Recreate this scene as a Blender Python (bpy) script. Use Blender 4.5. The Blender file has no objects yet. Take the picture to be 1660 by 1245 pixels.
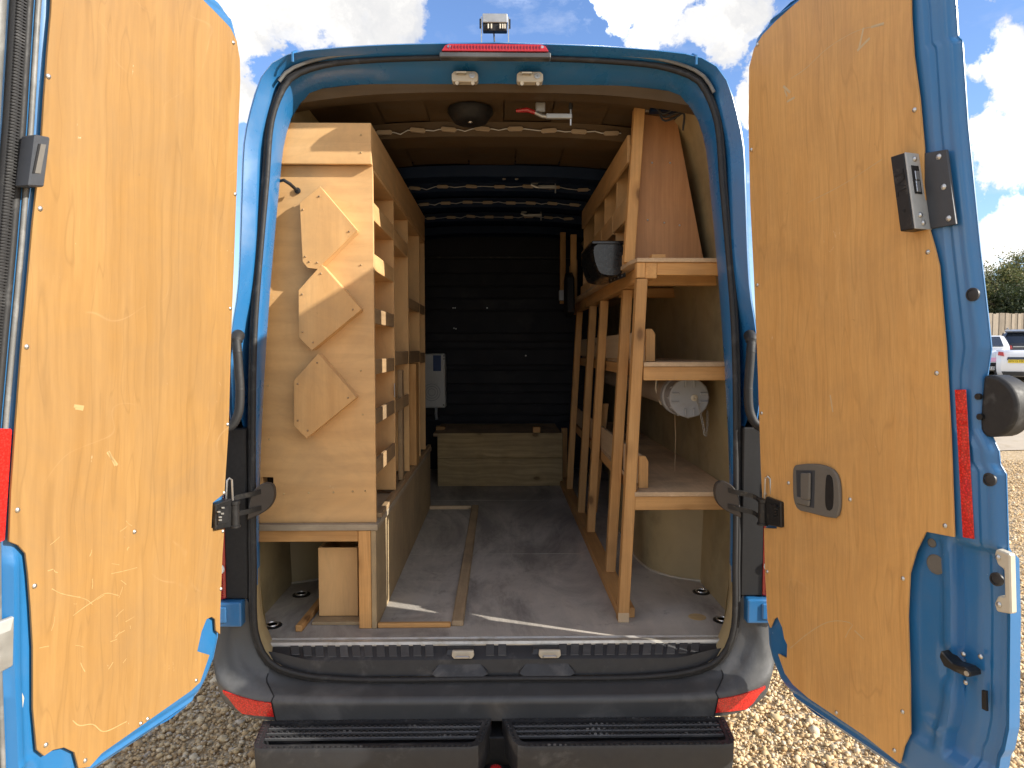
import bpy, bmesh, math, random
import numpy as np
from mathutils import Vector, Matrix
random.seed(7)
C = bpy.context.scene.collection
scn = bpy.context.scene
R = math.radians
PI = math.pi

# ------------------------------------------------------------------ camera
F, W_, H_ = 1110.0, 1660.0, 1245.0
yaw, pit = math.atan(19 / F), math.atan(57.5 / F)
cam = bpy.data.objects.new('camera', bpy.data.cameras.new('camera'))
C.objects.link(cam)
cam.location = (0, 0, 1.70)
cam.rotation_euler = (PI / 2 - pit, 0, -yaw)
cam.data.sensor_width = 36
cam.data.lens = F / W_ * 36
cam.data.clip_start = .05
cam.data.clip_end = 3000
scn.camera = cam

# ------------------------------------------------------------------ light and sky
SUN_EL = R(27.0)
SUN_DIR = Vector((.937, -.350, 0)).normalized() * math.cos(SUN_EL) + Vector((0, 0, math.sin(SUN_EL)))
sun = bpy.data.objects.new('sun', bpy.data.lights.new('sun', 'SUN'))
C.objects.link(sun)
sun.data.energy = 2.05
sun.data.angle = R(.53)
sun.data.color = (1.0, .93, .82)
sun.rotation_euler = SUN_DIR.to_track_quat('Z', 'Y').to_euler()
sun.location = (8, -4, 8)

world = bpy.data.worlds.new('World')
scn.world = world
world.use_nodes = True
scn.view_settings.view_transform = 'Standard'
scn.view_settings.look = 'None'
scn.view_settings.exposure = 2.0
scn.cycles.diffuse_bounces = 9
scn.view_settings.gamma = 1
scn.view_settings.use_curve_mapping = False


class NT:
    """small helper for node trees"""
    def __init__(s, nt):
        s.nt = nt; s.n = nt.nodes; s.l = nt.links; s.n.clear()

    def new(s, t, ins=None, **kw):
        nd = s.n.new(t)
        for k, v in kw.items():
            setattr(nd, k, v)
        for k, v in (ins or {}).items():
            s.set(nd, k, v)
        return nd

    def set(s, nd, k, v):
        sock = nd.inputs[k]
        if isinstance(v, bpy.types.NodeSocket):
            s.l.new(v, sock)
        elif isinstance(v, bpy.types.Node):
            s.l.new(v.outputs[0], sock)
        else:
            sock.default_value = v

    def math(s, op, a, b=None, c=None, clamp=False):
        nd = s.new('ShaderNodeMath', operation=op, use_clamp=clamp)
        for i, v in enumerate((a, b, c)):
            if v is not None:
                s.set(nd, i, v)
        return nd.outputs[0]

    def vmath(s, op, a, b=None):
        nd = s.new('ShaderNodeVectorMath', operation=op)
        s.set(nd, 0, a)
        if b is not None:
            s.set(nd, 1, b)
        return nd.outputs[1] if op in ('LENGTH', 'DISTANCE', 'DOT_PRODUCT') else nd.outputs[0]

    def noise(s, vec, scale, detail=4, rough=.55, dist=0, col=False):
        nd = s.new('ShaderNodeTexNoise', {'Vector': vec, 'Scale': scale, 'Detail': detail,
                                          'Roughness': rough, 'Distortion': dist})
        return nd.outputs[1 if col else 0]

    def ramp(s, fac, stops, interp='LINEAR'):
        nd = s.new('ShaderNodeValToRGB', {'Fac': fac})
        cr = nd.color_ramp
        cr.interpolation = interp
        while len(cr.elements) < len(stops):
            cr.elements.new(.5)
        for e, (p, c) in zip(cr.elements, stops):
            e.position = p
            e.color = (c, c, c, 1) if not hasattr(c, '__len__') else (*c[:3], 1)
        return nd.outputs[0]

    def mix(s, fac, a, b, blend='MIX'):
        nd = s.new('ShaderNodeMix', data_type='RGBA', blend_type=blend)
        s.set(nd, 0, fac)
        for k, v in ((6, a), (7, b)):
            if not isinstance(v, (bpy.types.NodeSocket, bpy.types.Node)):
                v = (*v[:3], 1)
            s.set(nd, k, v)
        return nd.outputs[2]


def build_world():
    t = NT(world.node_tree)
    sky = t.new('ShaderNodeTexSky', sky_type='NISHITA')
    sky.sun_disc = False
    sky.sun_elevation = SUN_EL
    sky.sun_rotation = math.atan2(SUN_DIR.x, SUN_DIR.y)
    sky.air_density = 1.0
    sky.dust_density = .6
    sky.ozone_density = 1.6
    tc = t.new('ShaderNodeTexCoord')
    d = t.vmath('NORMALIZE', tc.outputs['Generated'])
    n1 = t.noise(d, 7.0, 8, .62, .1, col=True)
    off = t.vmath('MULTIPLY', t.vmath('SUBTRACT', n1, (.5, .5, .5)), (.26, .26, .20))
    dd = t.vmath('ADD', d, off)
    # cumulus heaps: direction, angular radius
    heaps = [((-.17, .85, .47), .10), ((-.245, .87, .45), .07), ((-.31, .87, .40), .06), ((-.35, .90, .33), .055),
             ((.14, .86, .49), .085), ((.06, .86, .50), .055), ((.20, .88, .44), .06), ((.27, .89, .40), .055), ((.33, .90, .33), .05),
             ((-.60, .74, .29), .10), ((-.63, .72, .22), .08), ((-.62, .70, .40), .06),
             ((.585, .74, .30), .075), ((.57, .70, .41), .06), ((.62, .74, .22), .06), ((.58, .78, .22), .05),
             ((.60, .78, .135), .05), ((.66, .73, .15), .06), ((.56, .82, .08), .06)]
    cover = None
    for c, r in heaps:
        v = Vector(c).normalized()
        dist = t.vmath('DISTANCE', dd, tuple(v))
        m = t.math('SUBTRACT', 1.0, t.math('DIVIDE', dist, r * 1.5), clamp=True)
        cover = m if cover is None else t.math('MAXIMUM', cover, m)
    # unseen rest of the sky: broken cumulus, cover thickened to brighten the fill
    sep = t.new('ShaderNodeSeparateXYZ', {0: d})
    flat = t.vmath('DIVIDE', d, t.new('ShaderNodeCombineXYZ', {0: t.math('ADD', t.math('ABSOLUTE', sep.outputs[2]), .25),
            1: t.math('ADD', t.math('ABSOLUTE', sep.outputs[2]), .25), 2: 1.0}).outputs[0])
    gen = t.ramp(t.noise(flat, 1.6, 9, .6, .2), [(.40, 0.0), (.55, 1.0)])
    front = t.ramp(sep.outputs[1], [(.38, 1.0), (.55, 0.0)])
    gen = t.math('MULTIPLY', gen, front)
    thin = t.math('MULTIPLY', t.ramp(t.noise(flat, 3.1, 8, .65, .3), [(.55, 0.0), (.8, .28)]), 1.0)
    fine = t.noise(d, 26.0, 7, .6, .0)
    cov = t.math('ADD', cover, t.math('MULTIPLY', t.math('SUBTRACT', fine, .5), .35))
    cov = t.ramp(cov, [(.36, 0.0), (.46, .85), (.62, 1.0)])
    cov = t.math('MAXIMUM', t.math('MAXIMUM', cov, gen), thin)
    shade = t.noise(dd, 4.6, 5, .55, .3)
    ccol = t.ramp(shade, [(.30, (.135, .142, .156)), (.44, (.178, .181, .188)), (.52, (.225, .225, .226)), (.60, (.32, .32, .32)), (.70, (1.2, 1.2, 1.2))])
    ccol = t.mix(1.0, ccol, (11.0, 10.7, 10.2), 'MULTIPLY')
    skyc = t.mix(1.0, sky.outputs[0], (.37, .425, .535), 'MULTIPLY')
    col = t.mix(cov, skyc, ccol)
    bg = t.new('ShaderNodeBackground', {'Color': col, 'Strength': .12})
    out = t.new('ShaderNodeOutputWorld', {'Surface': bg.outputs[0]})


build_world()

# ------------------------------------------------------------------ materials
MATS = {}


def base_mat(name):
    m = bpy.data.materials.new(name)
    m.use_nodes = True
    t = NT(m.node_tree)
    p = t.new('ShaderNodeBsdfPrincipled')
    t.new('ShaderNodeOutputMaterial', {'Surface': p.outputs[0]})
    MATS[name] = m
    return m, t, p


def ocoord(t, rnd=True):
    tc = t.new('ShaderNodeTexCoord')
    if not rnd:
        return tc.outputs['Object'], None
    oi = t.new('ShaderNodeObjectInfo')
    off = t.new('ShaderNodeCombineXYZ', {0: t.math('MULTIPLY', oi.outputs['Random'], 17.3),
                                         1: t.math('MULTIPLY', oi.outputs['Random'], 41.7),
                                         2: t.math('MULTIPLY', oi.outputs['Random'], 29.1)})
    return t.vmath('ADD', tc.outputs['Object'], off.outputs[0]), oi.outputs['Random']


def bump(t, p, h, strength=.2, dist=.002):
    b = t.new('ShaderNodeBump', {'Height': h, 'Strength': strength, 'Distance': dist})
    t.set(p, 'Normal', b.outputs[0])


def plain(name, col, rough=.5, metal=0.0, var=.12, nscale=40, bmp=.08, coat=0.0, dirt=None, spec=.5, bscale=300):
    m, t, p = base_mat(name)
    v, r = ocoord(t)
    n = t.noise(v, nscale, 6, .6)
    c = t.mix(n, tuple(x * (1 - var) for x in col), tuple(min(1, x * (1 + var)) for x in col))
    if dirt:
        dn = t.ramp(t.noise(v, dirt[2], 8, .65, .3), [(dirt[3], 0.0), (dirt[3] + .16, dirt[1])])
        c = t.mix(dn, c, dirt[0])
    t.set(p, 'Base Color', c)
    t.set(p, 'Roughness', t.ramp(t.noise(v, nscale * 1.7, 5, .6), [(.3, max(.02, rough - .08)), (.7, min(1, rough + .08))]))
    p.inputs['Metallic'].default_value = metal
    p.inputs['Coat Weight'].default_value = coat
    p.inputs['Coat Roughness'].default_value = .08
    p.inputs['Specular IOR Level'].default_value = spec
    if bmp:
        bump(t, p, t.noise(v, bscale, 4, .6), bmp, .001)
    return m


def wood(name, light, dark, axis, knots=False, rough=.55, stretch=.06, scale=26, streak=.5, flecks=0.0, grime=0.0, var=.16, rings=0.0,
         lines=0.0):
    m, t, p = base_mat(name)
    v, r = ocoord(t)
    s = [1, 1, 1]
    s['XYZ'.index(axis)] = stretch
    mv = t.vmath('MULTIPLY', v, tuple(s))
    wob = t.vmath('MULTIPLY', t.vmath('SUBTRACT', t.noise(v, 3.0, 2, .5, col=True), (.5, .5, .5)), (.05, .05, .05))
    mv2 = t.vmath('ADD', mv, wob)
    a = t.noise(mv2, scale, 7, .6, .4)
    fib = t.noise(t.vmath('MULTIPLY', v, tuple(x if x == 1 else stretch * .35 for x in s)), scale * 7, 4, .6)
    big = t.noise(mv2, scale * .22, 4, .5, .6)
    c = t.mix(t.ramp(a, [(.3, 1.0), (.66, 0.0)]), light, dark)
    c = t.mix(t.math('MULTIPLY', t.ramp(fib, [(.35, 1.0), (.6, 0.0)]), streak * .6), c, tuple(x * .72 for x in dark))
    c = t.mix(t.math('MULTIPLY', t.ramp(big, [(.4, 0.0), (.7, 1.0)]), .35), c, tuple(x * .80 for x in light))
    if rings:
        w = t.new('ShaderNodeTexWave', {'Vector': mv2, 'Scale': scale * .55, 'Distortion': 7.0, 'Detail': 3.0, 'Detail Scale': 1.2})
        w.wave_type = 'RINGS'
        c = t.mix(t.math('MULTIPLY', t.ramp(w.outputs[0], [(.35, 0.0), (.9, 1.0)]), rings), c, tuple(x * .75 for x in dark))
    if lines:
        ln = t.noise(t.vmath('MULTIPLY', mv2, tuple(1 if x == 1 else .5 for x in s)), 9.0, 2, .5, .2)
        band = t.math('ABSOLUTE', t.math('SUBTRACT', t.math('FRACT', t.math('MULTIPLY', ln, 9.0)), .5))
        c = t.mix(t.math('MULTIPLY', t.ramp(band, [(0.0, 1.0), (.07, 0.0)]), lines), c, tuple(x * .62 for x in dark))
    if knots:
        ks = [9.0, 9.0, 9.0]
        ks['XYZ'.index(axis)] = 5.0
        kv = t.vmath('ADD', t.vmath('MULTIPLY', v, tuple(ks)), t.vmath('MULTIPLY', wob, (3, 3, 3)))
        vo = t.new('ShaderNodeTexVoronoi', {'Vector': kv, 'Scale': 1.0})
        kd = vo.outputs['Distance']
        c = t.mix(t.ramp(kd, [(.09, .95), (.15, 0.0)]), c, (.09, .035, .012))
        c = t.mix(t.ramp(kd, [(.13, .5), (.30, 0.0)]), c, tuple(x * .6 for x in dark))
    if flecks:
        f1 = t.noise(t.vmath('MULTIPLY', v, (1, 1, .55)), 24, 6, .72, 1.6)
        c = t.mix(t.math('MULTIPLY', t.ramp(f1, [(.69, 0.0), (.74, 1.0)]), flecks), c, (.86, .72, .5))
        f2 = t.noise(t.vmath('ADD', v, (4.1, 2.2, 7.7)), 3.2, 1, .4, .5)
        b2 = t.math('ABSOLUTE', t.math('SUBTRACT', f2, .53))
        msk = t.ramp(t.noise(v, 3.4, 4, .6), [(.54, 0.0), (.64, 1.0)])
        c = t.mix(t.math('MULTIPLY', t.math('MULTIPLY', t.ramp(b2, [(.0, 1.0), (.0008, 0.0)]), msk), flecks * .15), c, (.80, .62, .38))
        f3 = t.ramp(t.noise(t.vmath('ADD', v, (9, 5, 1)), 30, 5, .6, .5), [(.72, 0.0), (.78, .6)])
        c = t.mix(t.math('MULTIPLY', f3, flecks), c, (.16, .09, .04))
    if grime:
        g = t.ramp(t.noise(v, 3.5, 9, .7, .5), [(.42, 0.0), (.72, 1.0)])
        c = t.mix(t.math('MULTIPLY', g, grime), c, (.13, .11, .085))
    k = t.math('ADD', 1 - var, t.math('MULTIPLY', r, 2 * var))
    kk = t.new('ShaderNodeCombineXYZ', {0: k, 1: k, 2: k})
    c = t.mix(1.0, c, kk.outputs[0], 'MULTIPLY')
    t.set(p, 'Base Color', c)
    t.set(p, 'Roughness', t.ramp(a, [(.3, rough - .07), (.7, rough + .1)]))
    p.inputs['Specular IOR Level'].default_value = .3
    bump(t, p, t.math('ADD', a, t.math('MULTIPLY', fib, .5)), .16, .0015)
    return m


def paint(name, col, rough=.28, chips=0.0):
    m, t, p = base_mat(name)
    v, r = ocoord(t, False)
    n = t.noise(v, 5, 7, .65, .3)
    c = t.mix(t.ramp(n, [(.45, 0.0), (.8, .4)]), col, tuple(.55 * x + .09 for x in col))
    if chips:
        ch = t.noise(t.vmath('MULTIPLY', v, (1, 1, .6)), 42, 3, .7, 1.0)
        msk = t.ramp(t.noise(v, 6, 2, .5), [(.5, 0.0), (.6, 1.0)])
        c = t.mix(t.math('MULTIPLY', t.math('MULTIPLY', t.ramp(ch, [(.72, 0.0), (.745, 1.0)]), msk), chips), c, (.62, .70, .78))
    t.set(p, 'Base Color', c)
    t.set(p, 'Roughness', t.ramp(n, [(.35, rough), (.75, rough + .22)]))
    p.inputs['Coat Weight'].default_value = .5
    p.inputs['Coat Roughness'].default_value = .12
    bump(t, p, t.noise(v, 60, 4, .5), .02, .001)
    return m


BLUE = (.020, .142, .345)
paint('blue_paint', BLUE, .30, .9)
paint('body_paint', BLUE, .22)
plain('shaded_blue_paint', (.006, .018, .050), .6, var=.2, nscale=8, spec=.15)  # same blue paint, colour darkened for the lack of light inside
for ax in 'XYZ':
    wood('pine_' + ax, (.68, .385, .148), (.49, .245, .080), ax, True, .6, .045, 30, .5, grime=.22)
    wood('ply_' + ax, (.74, .465, .215), (.665, .395, .168), ax, False, .55, .20, 11, .2, grime=.3, flecks=.3, var=.07, rings=.20, lines=.12)
wood('pocket_ply', (.66, .395, .168), (.56, .315, .122), 'Z', False, .55, .14, 16, .3, grime=.3, flecks=.4, var=.05, rings=.25, lines=.12)
wood('sun_dimmed_ply', (.362, .206, .071), (.325, .177, .057), 'Z', False, .5, .05, 22, .35, flecks=.7, grime=.22, var=.01, lines=.30, rings=.14)  # left door: same ply as the right, colour darkened against the sun
wood('shade_lifted_ply', (.72, .405, .142), (.64, .340, .110), 'Z', False, .5, .05, 30, .5, flecks=.6, grime=.20, var=.01, lines=.30, rings=.12)  # right door: same ply, colour lightened to make up for its shade
wood('bench_ply', (.44, .33, .19), (.34, .245, .135), 'Z', False, .7, .08, 20, .5, grime=.55)
wood('dirty_lip', (.42, .28, .15), (.30, .19, .095), 'Y', False, .7, .06, 26, .5, grime=.6)
wood('grey_board', (.46, .385, .28), (.35, .28, .20), 'X', False, .75, .06, 30, .5, grime=.6)
wood('pale_board', (.62, .47, .31), (.52, .38, .23), 'Y', True, .6, .05, 28, .3, var=.05)
wood('red_ply', (.54, .275, .120), (.37, .170, .068), 'Z', False, .5, .06, 16, .5, grime=.25, rings=.25)
wood('shelf_ply', (.62, .445, .275), (.51, .35, .205), 'Y', False, .7, .08, 22, .5, grime=.6)
wood('old_board', (.62, .46, .24), (.44, .31, .14), 'X', True, .7, .05, 24, .6, grime=.35, rings=.4)
wood('floor_batten_wood', (.56, .42, .26), (.42, .30, .175), 'Y', False, .75, .06, 30, .6, grime=.6)
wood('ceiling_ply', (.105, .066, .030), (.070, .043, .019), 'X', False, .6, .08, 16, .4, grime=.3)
plain('olive_lining', (.36, .285, .155), .45, var=.2, nscale=6, dirt=((.14, .11, .06), .5, 4, .5))
plain('black_plastic', (.024, .025, .028), .50, var=.3, nscale=30, dirt=((.13, .125, .12), .55, 7, .55), bmp=.15)
plain('bumper_plastic', (.058, .060, .063), .42, var=.2, nscale=8, dirt=((.15, .15, .15), .45, 5, .52), bmp=.2)
plain('rubber', (.016, .016, .017), .62, var=.3, dirt=((.10, .10, .10), .5, 16, .56))
plain('grey_seal', (.14, .14, .135), .5, var=.3, nscale=20, dirt=((.30, .30, .29), .6, 12, .5))
plain('pure_black', (.006, .006, .007), .65, var=.2)
plain('bulkhead_black', (.020, .0215, .030), .6, var=.3, nscale=5, spec=.25, dirt=((.05, .05, .055), .5, 4, .55))
plain('alu', (.52, .50, .45), .42, .6, var=.2, nscale=30, dirt=((.30, .27, .20), .6, 20, .5))
plain('steel', (.55, .55, .54), .34, .9, var=.15)
plain('zinc', (.42, .42, .40), .45, .7, var=.3, nscale=18)
plain('lock_grey', (.42, .43, .42), .45, .2, var=.1)
plain('lock_dark', (.055, .06, .07), .48, .2, var=.1)
plain('black_metal', (.02, .02, .021), .4, .3, var=.3, dirt=((.16, .14, .11), .5, 30, .56))
plain('worn_grip', (.030, .031, .033), .4, var=.4, dirt=((.34, .34, .34), .8, 9, .58))
plain('ply_scuff', (.44, .29, .125), .7, var=.12, nscale=60)
plain('pale_scuff', (.56, .42, .24), .7, var=.15, nscale=60)
plain('cream_metal', (.55, .50, .40), .5, .2, var=.15, nscale=30)
plain('red_plastic', (.34, .012, .014), .25, coat=.5, var=.2)
plain('lens_red', (.42, .010, .012), .18, coat=.8, var=.3, nscale=90)
plain('white_plastic', (.62, .63, .62), .45, var=.06, dirt=((.40, .40, .38), .4, 6, .55))
plain('grey_plastic', (.35, .37, .40), .48, var=.06, nscale=12, dirt=((.26, .25, .23), .5, 9, .54))
plain('tube_brown', (.36, .29, .22), .55, var=.15, nscale=8)
plain('arm_brown', (.050, .042, .036), .5, var=.2, nscale=20)
plain('handle_grey', (.135, .125, .11), .5, var=.1, nscale=60)
plain('clear_lens', (.80, .80, .80), .15, coat=.6, var=.1)
plain('led_white', (.40, .32, .23), .5, var=.06)
plain('blue_label', (.012, .055, .20), .45, var=.1)
plain('tyre', (.018, .018, .018), .8, var=.3, dirt=((.12, .10, .08), .6, 14, .5))
plain('rim_grey', (.32, .32, .33), .4, .5)
plain('plate_yellow', (.80, .58, .03), .4, var=.04)
plain('plate_white', (.80, .80, .78), .4, var=.04)
plain('plate_letters', (.012, .012, .012), .5)
plain('car_white', (.78, .79, .80), .2, coat=.8, var=.03, bmp=0)
plain('car_pink', (.80, .36, .55), .25, coat=.6, var=.06, bmp=0)
plain('car_dark', (.020, .022, .030), .15, coat=.9, var=.1, bmp=0)
plain('car_glass', (.018, .024, .034), .04, coat=.6, var=.1, spec=.8, bmp=0)
plain('pale_concrete', (.44, .37, .28), .9, var=.15, nscale=3, dirt=((.34, .27, .18), .8, 2, .5))
plain('bark', (.12, .085, .055), .9, var=.3)


def mat_reflector(name, col):
    m, t, p = base_mat(name)
    tc = t.new('ShaderNodeTexCoord')
    vo = t.new('ShaderNodeTexVoronoi', {'Vector': tc.outputs['Object'], 'Scale': 190.0})
    c = t.mix(t.ramp(vo.outputs['Distance'], [(.1, 0.0), (.6, 1.0)]), tuple(min(1, x * 1.5) for x in col), tuple(x * .75 for x in col))
    t.set(p, 'Base Color', c)
    p.inputs['Roughness'].default_value = .22
    p.inputs['Coat Weight'].default_value = .6
    bump(t, p, vo.outputs['Distance'], .5, .001)


mat_reflector('reflector_red', (.62, .020, .016))


def mat_floor():
    m, t, p = base_mat('floor_mat')
    v, r = ocoord(t, False)
    w = t.new('ShaderNodeTexWave', {'Vector': v, 'Scale': 55.0, 'Distortion': .0})
    w.bands_direction = 'X'
    w2 = t.new('ShaderNodeTexWave', {'Vector': v, 'Scale': 55.0, 'Distortion': .0})
    w2.bands_direction = 'Y'
    mesh_ = t.math('MAXIMUM', w.outputs[0], t.math('MULTIPLY', w2.outputs[0], .6))
    n = t.noise(v, 3.0, 9, .68, .4)
    st = t.noise(t.vmath('MULTIPLY', v, (3.0, .6, 1)), 4.0, 6, .6, .5)
    c = t.mix(t.ramp(n, [(.32, 0.0), (.72, 1.0)]), (.30, .285, .262), (.56, .525, .475))
    c = t.mix(t.math('MULTIPLY', t.ramp(st, [(.52, 0.0), (.70, 1.0)]), .45), c, (.62, .56, .48))
    c = t.mix(t.math('MULTIPLY', t.ramp(t.noise(v, 11, 8, .7, .6), [(.60, 0.0), (.68, 1.0)]), .6), c, (.15, .14, .13))
    c = t.mix(t.math('MULTIPLY', t.ramp(t.noise(v, 38, 6, .7, .8), [(.70, 0.0), (.76, 1.0)]), .5), c, (.36, .33, .28))
    c = t.mix(t.math('MULTIPLY', mesh_, .30), c, (.58, .53, .46))
    t.set(p, 'Base Color', c)
    gr = t.ramp(t.noise(t.vmath('MULTIPLY', v, (1, .35, 1)), 2.2, 8, .72, .8), [(.46, 0.0), (.62, .75)])
    c = t.mix(gr, c, (.17, .16, .15))
    t.set(p, 'Base Color', c)
    t.set(p, 'Roughness', t.ramp(n, [(.3, .5), (.7, .72)]))
    bump(t, p, mesh_, .35, .001)


mat_floor()


def mat_gravel():
    m, t, p = base_mat('gravel_bed')
    v, r = ocoord(t, False)
    vo = t.new('ShaderNodeTexVoronoi', {'Vector': v, 'Scale': 46.0})
    vc = t.new('ShaderNodeSeparateColor', {0: vo.outputs['Color']})
    c = t.ramp(vc.outputs[0], [(0, (.36, .24, .12)), (.35, (.54, .38, .20)), (.7, (.64, .48, .28)), (1, (.70, .58, .40))])
    c = t.mix(t.ramp(vo.outputs['Distance'], [(.35, 0.0), (.8, .55)]), c, (.20, .13, .065))  # darker between cells: shade of the gaps put into the colour
    c = t.mix(t.math('MULTIPLY', t.ramp(t.noise(v, .5, 5, .6), [(.4, 0.0), (.7, 1.0)]), .3), c, (.40, .32, .20))
    t.set(p, 'Base Color', c)
    p.inputs['Roughness'].default_value = .9
    bump(t, p, t.math('SUBTRACT', 1.0, vo.outputs['Distance']), .9, .012)
    m, t, p = base_mat('stone')
    g = t.new('ShaderNodeNewGeometry')
    v, r = ocoord(t, False)
    c = t.ramp(g.outputs['Random Per Island'], [(0, (.34, .21, .10)), (.2, (.55, .38, .20)), (.5, (.64, .47, .26)), (.78, (.70, .55, .35)), (.92, (.74, .64, .48)), (1, (.44, .38, .32))])
    c = t.mix(t.math('MULTIPLY', t.noise(v, 160, 5, .6), .4), c, (.50, .36, .19))
    t.set(p, 'Base Color', c)
    p.inputs['Roughness'].default_value = .8
    p.inputs['Specular IOR Level'].default_value = .3


mat_gravel()


def mat_leaf(name, cols):
    m, t, p = base_mat(name)
    g = t.new('ShaderNodeNewGeometry')
    c = t.ramp(g.outputs['Random Per Island'], [(i / (len(cols) - 1), c) for i, c in enumerate(cols)])
    t.set(p, 'Base Color', c)
    p.inputs['Roughness'].default_value = .6
    p.inputs['Subsurface Weight'].default_value = 0
    tr = t.new('ShaderNodeBsdfTranslucent', {'Color': c})
    mx = t.new('ShaderNodeMixShader', {0: .3, 1: p.outputs[0], 2: tr.outputs[0]})
    out = [n for n in t.n if n.type == 'OUTPUT_MATERIAL'][0]
    t.l.new(mx.outputs[0], out.inputs[0])


mat_leaf('leaf_green', [(.05, .07, .022), (.11, .135, .04), (.18, .18, .06), (.26, .22, .09)])
mat_leaf('leaf_dark', [(.025, .04, .016), (.045, .065, .022), (.08, .09, .03)])
wood('fence_wood', (.40, .34, .27), (.30, .25, .19), 'Z', False, .85, .05, 30, .5, grime=.3, var=.2)

# ------------------------------------------------------------------ mesh helpers
ORG = {}     # origin of every thing, so that its parts can be written in place


SHAPE = None


class MB:
    def __init__(s):
        s.v = []; s.f = []

    def add(s, vs, fs):
        o = len(s.v)
        s.v += [tuple(map(float, p)) for p in vs]
        s.f += [tuple(i + o for i in f) for f in fs]
        return s

    def box(s, a, b):
        x0, y0, z0 = a; x1, y1, z1 = b
        return s.add([(x0, y0, z0), (x1, y0, z0), (x1, y1, z0), (x0, y1, z0), (x0, y0, z1), (x1, y0, z1), (x1, y1, z1), (x0, y1, z1)],
                     [(0, 3, 2, 1), (4, 5, 6, 7), (0, 1, 5, 4), (1, 2, 6, 5), (2, 3, 7, 6), (3, 0, 4, 7)])

    def hexa(s, p):
        return s.add(p, [(0, 3, 2, 1), (4, 5, 6, 7), (0, 1, 5, 4), (1, 2, 6, 5), (2, 3, 7, 6), (3, 0, 4, 7)])

    def lean(s, b, t, wx, wy):
        """upright timber: bottom centre b, top centre t, horizontal size wx, wy"""
        hx, hy = wx / 2, wy / 2
        return s.hexa([(c[0] + a * hx, c[1] + q * hy, c[2]) for c in (b, t) for a, q in ((-1, -1), (1, -1), (1, 1), (-1, 1))])

    def prism(s, pts, fn, c0, c1):
        n = len(pts)
        vs = [fn(a, b, c0) for a, b in pts] + [fn(a, b, c1) for a, b in pts]
        fs = [tuple(range(n))[::-1], tuple(range(n, 2 * n))] + [(i, (i + 1) % n, (i + 1) % n + n, i + n) for i in range(n)]
        return s.add(vs, fs)

    def tube(s, path, r, n=10, cap=True, closed=False):
        P = [Vector(p) for p in path]
        rs = r if hasattr(r, '__len__') else [r] * len(P)
        vs, fs = [], []
        up = Vector((0, 0, 1))
        m = len(P)
        for i, p in enumerate(P):
            if closed:
                d = P[(i + 1) % m] - P[i - 1]
            else:
                d = P[min(i + 1, m - 1)] - P[max(i - 1, 0)]
            d.normalize()
            if i == 0:
                a = d.cross(up)
                if a.length < .05:
                    a = d.cross(Vector((0, 1, 0)))
            else:
                a = a - d * a.dot(d)
            a.normalize(); b = a.cross(d)
            for k in range(n):
                t = 2 * PI * k / n
                vs.append(p + (a * math.cos(t) + b * math.sin(t)) * rs[i])
        for i in range(m if closed else m - 1):
            j = (i + 1) % m
            for k in range(n):
                fs.append((i * n + k, i * n + (k + 1) % n, j * n + (k + 1) % n, j * n + k))
        if cap and not closed:
            fs += [tuple(range(n))[::-1], tuple(range((m - 1) * n, m * n))]
        return s.add(vs, fs)

    def lathe(s, prof, o, ax, n=20):
        """profile of (radius, height) turned about axis ax through o"""
        ax = Vector(ax).normalized()
        a = ax.cross(Vector((0, 0, 1)))
        if a.length < .05:
            a = ax.cross(Vector((0, 1, 0)))
        a.normalize(); b = ax.cross(a); o = Vector(o)
        vs, fs = [], []
        for r, h in prof:
            for k in range(n):
                t = 2 * PI * k / n
                vs.append(o + ax * h + (a * math.cos(t) + b * math.sin(t)) * max(r, 1e-5))
        for i in range(len(prof) - 1):
            for k in range(n):
                fs.append((i * n + k, i * n + (k + 1) % n, (i + 1) * n + (k + 1) % n, (i + 1) * n + k))
        fs += [tuple(range(n))[::-1], tuple(range((len(prof) - 1) * n, len(prof) * n))]
        return s.add(vs, fs)

    def loft(s, rings, closed=True):
        n = len(rings[0]); vs = [p for r in rings for p in r]; fs = []
        for i in range(len(rings) - 1):
            for k in range(n if closed else n - 1):
                fs.append((i * n + k, i * n + (k + 1) % n, (i + 1) * n + (k + 1) % n, (i + 1) * n + k))
        return s.add(vs, fs)

    def build(s, name, m, parent=None, smooth=False, bevel=0.0, seg=1, fix=True, kind=None, angle=40):
        me = bpy.data.meshes.new(name)
        if SHAPE:
            s.v = [SHAPE(*p) for p in s.v]
        o3 = ORG.get(parent.name, Vector()) if parent else Vector()
        me.from_pydata([(p[0] - o3[0], p[1] - o3[1], p[2] - o3[2]) for p in s.v], [], s.f)
        if fix:
            bm = bmesh.new(); bm.from_mesh(me)
            bmesh.ops.delete(bm, geom=[q for q in bm.verts if not q.link_faces], context='VERTS')
            bmesh.ops.recalc_face_normals(bm, faces=bm.faces)
            bm.to_mesh(me); bm.free()
        me.materials.append(MATS[m])
        if smooth:
            me.shade_smooth()
            if angle:
                me.set_sharp_from_angle(angle=R(angle))
        o = bpy.data.objects.new(name, me)
        C.objects.link(o)
        if parent:
            o.parent = parent
            ORG[o.name] = o3
        if bevel:
            b = o.modifiers.new('bevel', 'BEVEL'); b.width = bevel; b.segments = seg; b.limit_method = 'ANGLE'; b.angle_limit = R(35)
        if kind:
            o['kind'] = kind
        return o


def thing(name, label, cat, loc, group=None):
    o = bpy.data.objects.new(name, None)
    o.empty_display_size = .1
    C.objects.link(o)
    o.location = loc; o['label'] = label; o['category'] = cat
    if group:
        o['group'] = group
    ORG[o.name] = Vector(loc)
    return o


def tag(o, label, cat, group=None):
    o['label'] = label; o['category'] = cat
    if group:
        o['group'] = group
    return o


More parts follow.
